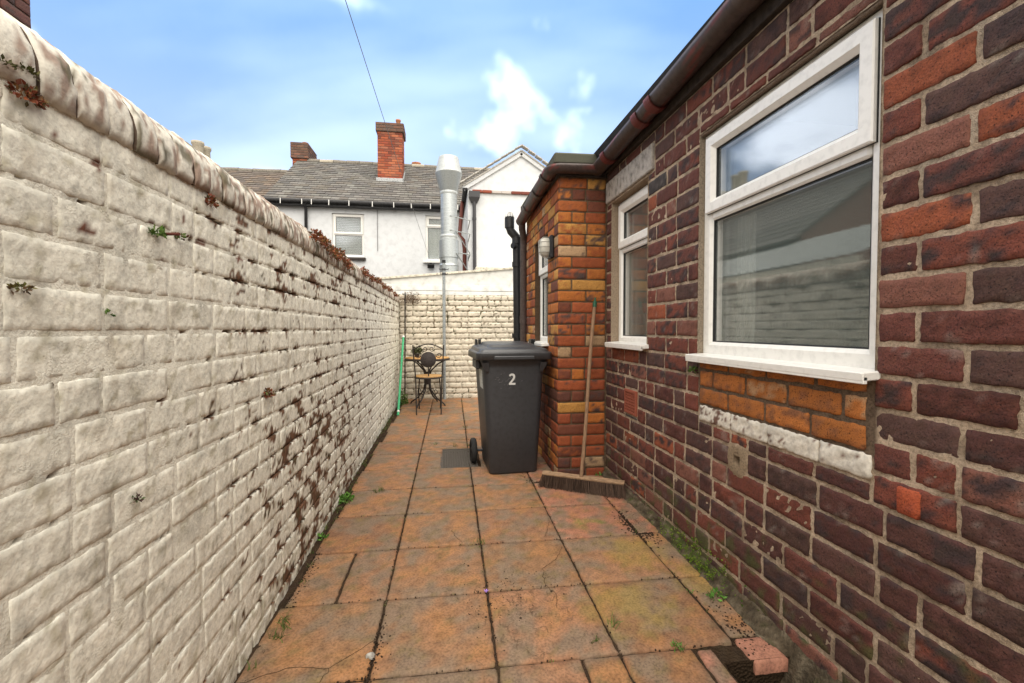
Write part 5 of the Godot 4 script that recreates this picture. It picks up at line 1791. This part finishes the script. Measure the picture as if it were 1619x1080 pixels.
# ------------------------------------------------------------------ other things in the yard
func build_yard_things() -> void:
	# drain cover
	var d := thing("drain_cover", "square metal drain cover with raised tread set among the paving", "drain cover", Vector3(0.115, fy(-4.05) - 0.014, -4.055))
	var pl := MB.new()
	pl.box(Vector3(0, 0, 0), Vector3(0.285, 0.014, 0.53), Basis.from_euler(Vector3(0.014, 0, 0)), 0.002)
	obj("plate", pl.mesh(), M.iron_cover, d)
	var td := MB.new()
	for i in 13:
		for j in 24:
			var p := Vector3(-0.126 + 0.021 * i, 0.0085 - 0.014 * (-0.248 + 0.0215 * j), -0.248 + 0.0215 * j)
			td.box(p, Vector3(0.016, 0.004, 0.006), Basis(Vector3.UP, PI / 4 if (i + j) % 2 else -PI / 4))
	stuff(obj("tread", td.mesh(), M.iron_cover, d))
	var fr := MB.new()
	for sx in [-1.0, 1.0]: fr.box(Vector3(sx * 0.151, 0.004, 0), Vector3(0.014, 0.02, 0.56), Basis.from_euler(Vector3(0.014, 0, 0)), 0.002)
	for sz in [-1.0, 1.0]: fr.box(Vector3(0, 0.004 - sz * 0.004, sz * 0.274), Vector3(0.288, 0.02, 0.013), Basis(), 0.002)
	obj("frame", fr.mesh(), M.iron_cover, d)
	# washing line post
	var p := thing("clothes_post", "grey steel washing line post standing against the far wall", "post", Vector3(-0.008, fy(-7.17), -7.17))
	var ps := MB.new()
	ps.smooth(1)
	ps.tube([Vector3.ZERO, Vector3(0, 2.12, 0)], 0.024, 16)
	obj("pole", ps.mesh(), M.galv_post, p)
	var cp := MB.new()
	cp.smooth(1)
	cp.tube([Vector3(0, 2.12, 0), Vector3(0, 2.165, 0)], 0.028, 14)
	obj("cap", cp.mesh(), M.black_plastic, p)
	var hk := MB.new()
	hk.smooth(1)
	for e in [[2.02, 0.07], [1.95, 0.055]]:
		hk.tube([Vector3(-e[1], e[0] + 0.02, 0), Vector3(-e[1], e[0], 0), Vector3(e[1], e[0], 0), Vector3(e[1], e[0] + 0.02, 0)], 0.006, 6)
		hk.tube([Vector3(0, e[0] - 0.015, 0), Vector3(0, e[0] + 0.015, 0)], 0.031, 14)
	obj("line_hook", hk.mesh(), M.dark_metal, p)
	# green prop and thin rod in the corner
	var g := MB.new()
	g.smooth(1)
	g.tube([Vector3(-0.60, fy(-6.0), -6.0), Vector3(-0.618, 1.075, -7.05)], 0.0155, 12)
	var gp := thing("clothes_prop", "bright green pole leaning in the corner by the white walls", "pole")
	obj("pole", g.mesh(), M.green_pole, gp)
	var wc := MB.new()
	wc.smooth(1)
	var dv := (Vector3(-0.618, 1.075, -7.05) - Vector3(-0.60, 0.084, -6.0)).normalized()
	wc.tube([Vector3(-0.618, 1.075, -7.05) - dv * 0.012, Vector3(-0.618, 1.075, -7.05) + dv * 0.022], 0.018, 12)
	wc.tube([Vector3(-0.60, 0.084, -6.0) + dv * 0.05, Vector3(-0.60, 0.084, -6.0) + dv * 0.075], 0.0175, 12)
	obj("end_cap", wc.mesh(), M.white_plastic, gp)
	var rd := MB.new()
	rd.smooth(1)
	rd.tube([Vector3(-0.612, fy(-7.2), -7.19), Vector3(-0.600, 1.76, -7.19)], 0.010, 8)
	tag(obj("metal_rod", rd.mesh(), M.iron), "thin dark upright rod in the corner behind the green pole", "rod")
	# bulkhead lamp
	var l := thing("bulkhead_lamp", "caged white bulkhead lamp on the brick wall above the bin", "lamp", Vector3(0.865, 1.855, -3.60))
	var bs := MB.new()
	bs.box(Vector3(-0.018, 0, 0), Vector3(0.036, 0.185, 0.105), Basis(), 0.01)
	obj("base", bs.mesh(), M.black_plastic, l)
	var gl := MB.new()
	gl.smooth(1)
	var lp := []
	for q in [[0.0, 1.0], [0.035, 1.0], [0.055, 0.9], [0.068, 0.7], [0.073, 0.35]]:
		var lo := []
		for k in 24:
			var a := TAU * k / 24
			lo.append(Vector3(-0.036 - q[0], sin(a) * 0.076 * q[1], -cos(a) * 0.042 * q[1]))
		lp.append(lo)
	for lo in lp: lo.reverse()
	gl.loft(lp, true, true)
	obj("lens", gl.mesh(), M.lamp_glass, l)
	var cg := MB.new()
	cg.smooth(1)
	for y in [-0.04, 0.0, 0.04]:
		var w := 0.044 * sqrt(1.0 - pow(y / 0.08, 2))
		cg.tube([Vector3(-0.037, y, w), Vector3(-0.082, y, w * 0.95), Vector3(-0.113, y, w * 0.6), Vector3(-0.115, y, 0), Vector3(-0.113, y, -w * 0.6), Vector3(-0.082, y, -w * 0.95), Vector3(-0.037, y, -w)], 0.003, 5)
	cg.tube([Vector3(-0.037, 0.082, 0), Vector3(-0.08, 0.08, 0), Vector3(-0.115, 0.05, 0), Vector3(-0.117, 0, 0), Vector3(-0.115, -0.05, 0), Vector3(-0.08, -0.08, 0), Vector3(-0.037, -0.082, 0)], 0.003, 5)
	obj("cage", cg.mesh(), M.cage_grey, l)
	# pebble and petal
	var pb := one_brick(0.032, 0.022, 0.012, Color(0.55, 0.53, 0.48), Color(0.45, 0.42, 0.38), 0.3, {"edge": 0.007, "cell": 0.01, "rows": 2, "rough": 0.004}, Vector3(5, 5, 5))
	var pe := obj("pebble", pb, M.concrete)
	pe.transform = Transform3D(Basis(Vector3.RIGHT, Vector3(0, 0, -1), Vector3.UP).rotated(Vector3.UP, 0.5), Vector3(-0.268, fy(-1.66) + 0.013, -1.66))
	tag(pe, "small pale stone in a joint of the near paving", "stone")
	var pt := MB.new()
	for k in 5:
		var a := TAU * k / 5
		pt.quad(Vector3(0, 0.004, 0), Vector3(cos(a - 0.4) * 0.008, 0.008, sin(a - 0.4) * 0.008), Vector3(cos(a) * 0.013, 0.010, sin(a) * 0.013), Vector3(cos(a + 0.4) * 0.008, 0.008, sin(a + 0.4) * 0.008))
	pt.tube([Vector3.ZERO, Vector3(0, 0.006, 0)], 0.003, 5)
	var fo := obj("flower", pt.mesh(), M.flower)
	fo.position = Vector3(0.178, fy(-1.99), -1.99)
	tag(fo, "tiny purple flower in the joint between two slabs", "flower")

# ------------------------------------------------------------------ plants, moss and litter
func leaves(n: int, rad: Vector3, size: float, cols: Array, lean := Vector3.ZERO) -> ArrayMesh:
	var mb := MB.new()
	for k in n:
		var d := Vector3(rng.randfn(), absf(rng.randfn()) if lean.y >= 0 else -absf(rng.randfn()), rng.randfn()).normalized()
		var p := Vector3(d.x * rad.x, d.y * rad.y, d.z * rad.z) * pow(rng.randf(), 0.45) + lean * rng.randf()
		var ax := (d + Vector3(rng.randfn(), rng.randfn(), rng.randfn()) * 0.6).normalized()
		var sd := ax.cross(Vector3(rng.randfn(), rng.randfn(), rng.randfn())).normalized()
		var up := sd.cross(ax)
		var s := size * rng.randf_range(0.6, 1.3)
		var c: Color = cols[rng.randi() % cols.size()] * rng.randf_range(0.7, 1.3)
		c.a = 1.0
		mb.col = c
		var a := p
		var m := p + ax * s * 0.5
		var e := p + ax * s
		mb.tri(a, m + sd * s * 0.28 + up * s * 0.08, e)
		mb.tri(a, e, m - sd * s * 0.28 + up * s * 0.08)
	return mb.mesh()

func blades(n: int, rad: float, h: float, cols: Array) -> ArrayMesh:
	var mb := MB.new()
	for k in n:
		var b := Vector3(rng.randfn() * rad, 0, rng.randfn() * rad)
		var d := Vector3(rng.randfn() * 0.5, 1, rng.randfn() * 0.5).normalized()
		var hh := h * rng.randf_range(0.4, 1.2)
		var sd := d.cross(Vector3(rng.randfn(), 0.1, rng.randfn())).normalized() * 0.0016
		var c: Color = cols[rng.randi() % cols.size()] * rng.randf_range(0.7, 1.3)
		c.a = 1.0
		mb.col = c
		var m := b + d * hh * 0.6
		var e := b + d * hh + Vector3(d.x, -0.2, d.z) * hh * 0.4
		mb.quad(b - sd, b + sd, m + sd * 0.8, m - sd * 0.8)
		mb.tri(m - sd * 0.8, m + sd * 0.8, e)
	return mb.mesh()

func build_plants() -> void:
	var greens := [Color(0.06, 0.13, 0.02), Color(0.09, 0.17, 0.03), Color(0.05, 0.10, 0.02), Color(0.13, 0.19, 0.05)]
	var reds := [Color(0.19, 0.05, 0.025), Color(0.25, 0.075, 0.03), Color(0.13, 0.04, 0.022), Color(0.18, 0.09, 0.03), Color(0.08, 0.06, 0.02)]
	var mixed := [Color(0.08, 0.06, 0.02), Color(0.10, 0.04, 0.025), Color(0.07, 0.09, 0.02)]
	# things growing on the white wall: at(z, y)
	for e in [
		[-0.89, 1.585, 150, Vector3(0.012, 0.024, 0.032), 0.011, reds, "maroon stonecrop hanging under the coping near the brick stack"],
		[-0.888, 1.628, 90, Vector3(0.012, 0.010, 0.022), 0.008, [Color(0.07, 0.075, 0.02), Color(0.10, 0.085, 0.02)], "olive moss cushion under the coping above the maroon stonecrop"],
		[-0.843, 1.619, 70, Vector3(0.012, 0.010, 0.02), 0.008, [Color(0.07, 0.07, 0.02), Color(0.05, 0.05, 0.02)], "moss cushion under the coping at the edge of the picture"],
		[-1.228, 1.428, 60, Vector3(0.016, 0.014, 0.018), 0.014, greens, "small bright fern rooted in a joint of the white wall"],
		[-1.332, 1.440, 50, Vector3(0.012, 0.012, 0.016), 0.011, mixed + greens, "small brownish fern beside the bright fern on the white wall"],
		[-0.868, 1.264, 60, Vector3(0.010, 0.009, 0.018), 0.009, [Color(0.12, 0.10, 0.03), Color(0.10, 0.06, 0.03), Color(0.13, 0.14, 0.04)], "flat moss tuft low on the near white wall"],
		[-1.065, 1.228, 16, Vector3(0.008, 0.010, 0.009), 0.009, greens, "tiny green sprout in a chip of the white wall"],
		[-1.496, 1.570, 120, Vector3(0.016, 0.03, 0.024), 0.012, reds, "dark red stonecrop hanging below the coping midway along the wall"],
		[-1.92, 0.935, 110, Vector3(0.02, 0.028, 0.026), 0.014, mixed + reds, "withered brown plant at the middle height of the cracked wall"],
		[-1.138, 0.808, 40, Vector3(0.010, 0.014, 0.010), 0.009, [Color(0.08, 0.04, 0.04), Color(0.06, 0.09, 0.03)], "tiny purple green sprout low on the near white wall"]]:
		var o := obj("wall_plant", leaves(e[2], e[3], e[4], e[5]), M.leaf)
		o.position = Vector3(-0.694, e[1], e[0])
		tag(o, e[6], "plant", "plants growing on the white wall")
	# stonecrop along the far coping
	var far := [[-2.62, 1.700], [-2.80, 1.690], [-2.98, 1.668], [-3.15, 1.690], [-3.36, 1.655], [-4.1, 1.690], [-4.45, 1.680], [-4.9, 1.700], [-5.35, 1.685], [-5.9, 1.70], [-6.5, 1.68], [-2.12, 1.735]]
	var words := ["first", "second", "third", "fourth", "fifth", "sixth", "seventh", "eighth", "ninth", "tenth", "eleventh"]
	for i in far.size():
		var q: Array = far[i]
		var o := obj("stonecrop", leaves(320 if i < 11 else 60, Vector3(0.04, 0.065 if i < 11 else 0.03, 0.11), 0.018, reds), M.leaf)
		o.position = Vector3(-0.685 if i < 11 else -0.80, q[1] - (0.03 if i < 11 else 0.0), q[0])
		tag(o, ("rust red stonecrop clump on the coping, %s from the near end of the row" % words[i]) if i < 11 else "sparse dark red stonecrop standing on the coping ahead of the row", "plant", "stonecrop along the coping")
	# brown creeper in the far corner
	var cr := obj("dead_creeper", leaves(420, Vector3(0.16, 0.20, 0.03), 0.022, [Color(0.13, 0.075, 0.04), Color(0.10, 0.055, 0.035), Color(0.16, 0.11, 0.07)]), M.leaf)
	cr.position = Vector3(-0.52, 1.60, -7.22)
	tag(cr, "dry brown creeper on top of the far wall corner", "plant")
	var ck := obj("leafy_weed", leaves(260, Vector3(0.06, 0.22, 0.10), 0.03, greens), M.leaf)
	ck.position = Vector3(-0.60, fy(-6.8), -6.80)
	tag(ck, "dark green bushy weed at the foot of the corner behind the green pole", "plant")
	var tp := thing("table_plant", "small dark spiky plant standing on the round table", "plant", Vector3(-0.40, fy(-6.72) + 0.698, -6.75))
	var tpp := MB.new()
	tpp.smooth(1)
	tpp.lathe(Vector3.ZERO, [Vector2(0.0, 0.0), Vector2(0.03, 0.0), Vector2(0.04, 0.05), Vector2(0.034, 0.05), Vector2(0, 0.045)], 14)
	obj("pot", tpp.mesh(), M.iron, tp)
	var tl := obj("foliage", leaves(110, Vector3(0.07, 0.09, 0.07), 0.05, [Color(0.05, 0.06, 0.025), Color(0.07, 0.07, 0.03)]), M.leaf, tp)
	tl.position = Vector3(0, 0.05, 0)
	# weeds at the wall feet and in the joints
	for e in [
		[-0.665, -3.17, 90, 0.045, "leafy green weed at the foot of the white wall"],
		[-0.675, -2.62, 34, 0.028, "small weed at the white wall foot ahead of the leafy one"],
		[1.165, -1.80, 46, 0.034, "bright green seedling on the narrow slab beside the house wall"],
		[0.845, -1.545, 26, 0.020, "tiny green weed in the joint near the broken kerb"],
		[1.075, -1.86, 14, 0.014, "very small seedling beside the bright green one"],
		[0.91, -3.36, 60, 0.03, "green weed between the bin and the brick corner"],
		[1.19, -3.40, 40, 0.026, "green weed tucked in the corner behind the broom"]]:
		var o := obj("weed", leaves(e[2], Vector3(e[3], e[3] * 0.8, e[3]), e[3] * 0.65, [Color(0.08, 0.19, 0.03), Color(0.11, 0.24, 0.04), Color(0.06, 0.13, 0.02)]), M.leaf)
		o.position = Vector3(e[0], fy(e[1]), e[1])
		tag(o, e[4], "weed", "weeds in the paving")
	var wp := obj("wall_plant", leaves(40, Vector3(0.02, 0.02, 0.03), 0.018, greens), M.leaf)
	wp.position = Vector3(1.238, 0.985, -2.13)
	tag(wp, "little green fern below the far end of the large sill", "plant")
	# grass in the joints and along the wall foot: nobody could count it
	var tuft := SurfaceTool.new()
	var grass_cols := [Color(0.09, 0.14, 0.03), Color(0.15, 0.15, 0.06), Color(0.06, 0.09, 0.02)]
	for k in 60:
		var z := -1.5 - 5.4 * rng.randf()
		tuft.append_from(blades(7, 0.008, 0.035, grass_cols), 0, Transform3D(Basis(), Vector3(-0.665 + rng.randf_range(-0.02, 0.02), fy(z), z)))
	for e in [[-0.49, -3.28], [-0.44, -3.31], [-0.46, -3.30], [0.22, -4.42], [0.10, -4.40], [0.23, -5.2], [0.85, -1.53], [-0.10, -4.5], [0.19, -2.45], [-0.62, -1.86], [-0.63, -1.80], [-0.64, -1.90], [0.55, -1.62], [0.66, -1.70]]:
		tuft.append_from(blades(14, 0.012, 0.045, grass_cols), 0, Transform3D(Basis(), Vector3(e[0], fy(e[1]), e[1])))
	for k in 120:
		var u: float = [-0.44, 0.0, 0.447, 0.897][rng.randi() % 4]
		var v := rng.randf_range(-1.0, 4.6)
		if rng.randf() < 0.5:
			u = rng.randf_range(-0.85, 0.9); v = 0.4445 * rng.randi_range(-2, 9)
		var pp := Vector3(0.19, fy(-2.44), -2.44) + paving_basis() * Vector3(u, v, -0.004)
		tuft.append_from(blades(3, 0.006, 0.014, grass_cols), 0, Transform3D(Basis(), pp))
	stuff(obj("grass", tuft.commit(), M.leaf), "fine grass blades in the joints and along the wall foot")
	# moss at the foot of the house wall
	var ms := MB.new()
	for k in 1300:
		var z := -2.08 + rng.randfn(0, 0.15)
		if z > -1.5 or z < -3.3: continue
		var hgt := absf(rng.randfn(0, 0.05)) * (1.0 - 0.3 * absf(z + 2.1))
		if n_mid.get_noise_2d(z * 40, hgt * 60) < -0.02: continue
		var p := Vector3(1.245 - 0.045 * clampf(1.0 - hgt / 0.08, 0, 1), fy(z) + 0.012 + hgt, z)
		var s := rng.randf_range(0.002, 0.0055)
		ms.col = [Color(0.10, 0.16, 0.02), Color(0.14, 0.19, 0.03), Color(0.06, 0.10, 0.02)][rng.randi() % 3] * rng.randf_range(0.8, 1.2)
		var q := Basis.from_euler(Vector3(rng.randf(), rng.randf() * 6, rng.randf()))
		for f in 4:
			var a: Vector3 = p + q * (Vector3(cos(f * 1.57), 0.0, sin(f * 1.57)) * s)
			var b: Vector3 = p + q * (Vector3(cos((f + 1) * 1.57), 0.0, sin((f + 1) * 1.57)) * s)
			ms.tri(a, p + Vector3(-0.7, 0.7, 0) * s * 1.4, b)
	stuff(obj("moss", ms.mesh(), M.moss), "bright green moss at the foot of the house wall")
	# crumbs of soil, dead stalks
	var lump := one_brick(1, 0.8, 0.6, Color(0.055, 0.036, 0.025), Color(0.035, 0.025, 0.02), 0.4, {"edge": 0.25, "cell": 0.5, "rows": 1, "ragged": 0.2, "rough": 0.25}, Vector3(9, 9, 9))
	var xf := []
	for k in 4800:
		var p := Vector3.ZERO
		var s := rng.randf_range(0.0018, 0.006)
		var r := rng.randf()
		if r < 0.26:
			p = Vector3(-0.672 + absf(rng.randfn(0, 0.022)), 0, -1.4 - 5.6 * rng.randf())
		elif r < 0.40:
			p = Vector3(1.13 + rng.randfn(0, 0.04), 0, -2.55 + rng.randfn(0, 0.10)); s *= 1.5
		elif r < 0.46:
			p = Vector3(1.16 + rng.randfn(0, 0.04), 0, -1.62 + rng.randfn(0, 0.1))
			if rng.randf() < 0.6: continue
		elif r < 0.60:
			p = Vector3(0.30 + rng.randfn(0, 0.12), 0, -1.90 + rng.randfn(0, 0.11)); s *= 0.65 if rng.randf() < 0.93 else 1.9
			if rng.randf() < 0.65: continue
		elif r < 0.66:
			p = Vector3(-0.28 + rng.randfn(0, 0.03), 0, -1.68 + rng.randfn(0, 0.1))
		elif r < 0.72:
			p = Vector3(0.70 + rng.randfn(0, 0.05), 0, -3.45 + rng.randfn(0, 0.12))
		else:
			var u: float = [-0.44, 0.0, 0.447, 0.897][rng.randi() % 4]
			var v := rng.randf_range(-1.6, 4.6)
			if rng.randf() < 0.5:
				u = rng.randf_range(-0.85, 0.95); v = 0.4445 * rng.randi_range(-3, 10)
			p = Vector3(0.19, 0, -2.44) + paving_basis() * Vector3(u + rng.randfn(0, 0.006), v + rng.randfn(0, 0.006), 0)
			s *= 0.75
		if p.z > -0.9 or p.x < -0.69 or p.x > 1.24 or (p.x > 1.0 and p.z > -1.46): continue
		p.y = fy(p.z) + s * 0.25
		xf.append(Transform3D(Basis.from_euler(Vector3(-PI / 2 + rng.randf() * 0.4, rng.randf() * TAU, 0)).scaled(Vector3.ONE * s * 1.6), p))
	var mm := MultiMesh.new()
	mm.transform_format = MultiMesh.TRANSFORM_3D
	mm.mesh = lump
	mm.instance_count = xf.size()
	for k in xf.size(): mm.set_instance_transform(k, xf[k])
	var mi := MultiMeshInstance3D.new()
	mi.name = "soil_crumbs"
	mi.multimesh = mm
	mi.material_override = M.soil
	add_child(mi)
	stuff(mi, "dark crumbs of soil lying over the paving")
	var tw := MB.new()
	tw.smooth(1)
	for k in 70:
		var c := Vector3(0.27 + rng.randfn(0, 0.13), 0, -1.80 + rng.randfn(0, 0.16))
		if k > 50: c = Vector3(rng.randf_range(-0.6, 1.0), 0, rng.randf_range(-1.5, -3.4))
		var a := rng.randf() * TAU
		var L := rng.randf_range(0.015, 0.06)
		var pth := []
		for i in 5:
			var u := i / 4.0 - 0.5
			var q := c + Vector3(cos(a), 0, sin(a)) * L * u + Vector3(-sin(a), 0, cos(a)) * 0.012 * sin(u * 4.0 + k)
			q.y = fy(q.z) + 0.004 + 0.004 * absf(sin(k + i))
			pth.append(q)
		tw.tube(pth, 0.0008, 4)
	stuff(obj("dead_stalks", tw.mesh(), M.twig), "dry stalks scattered over the paving")
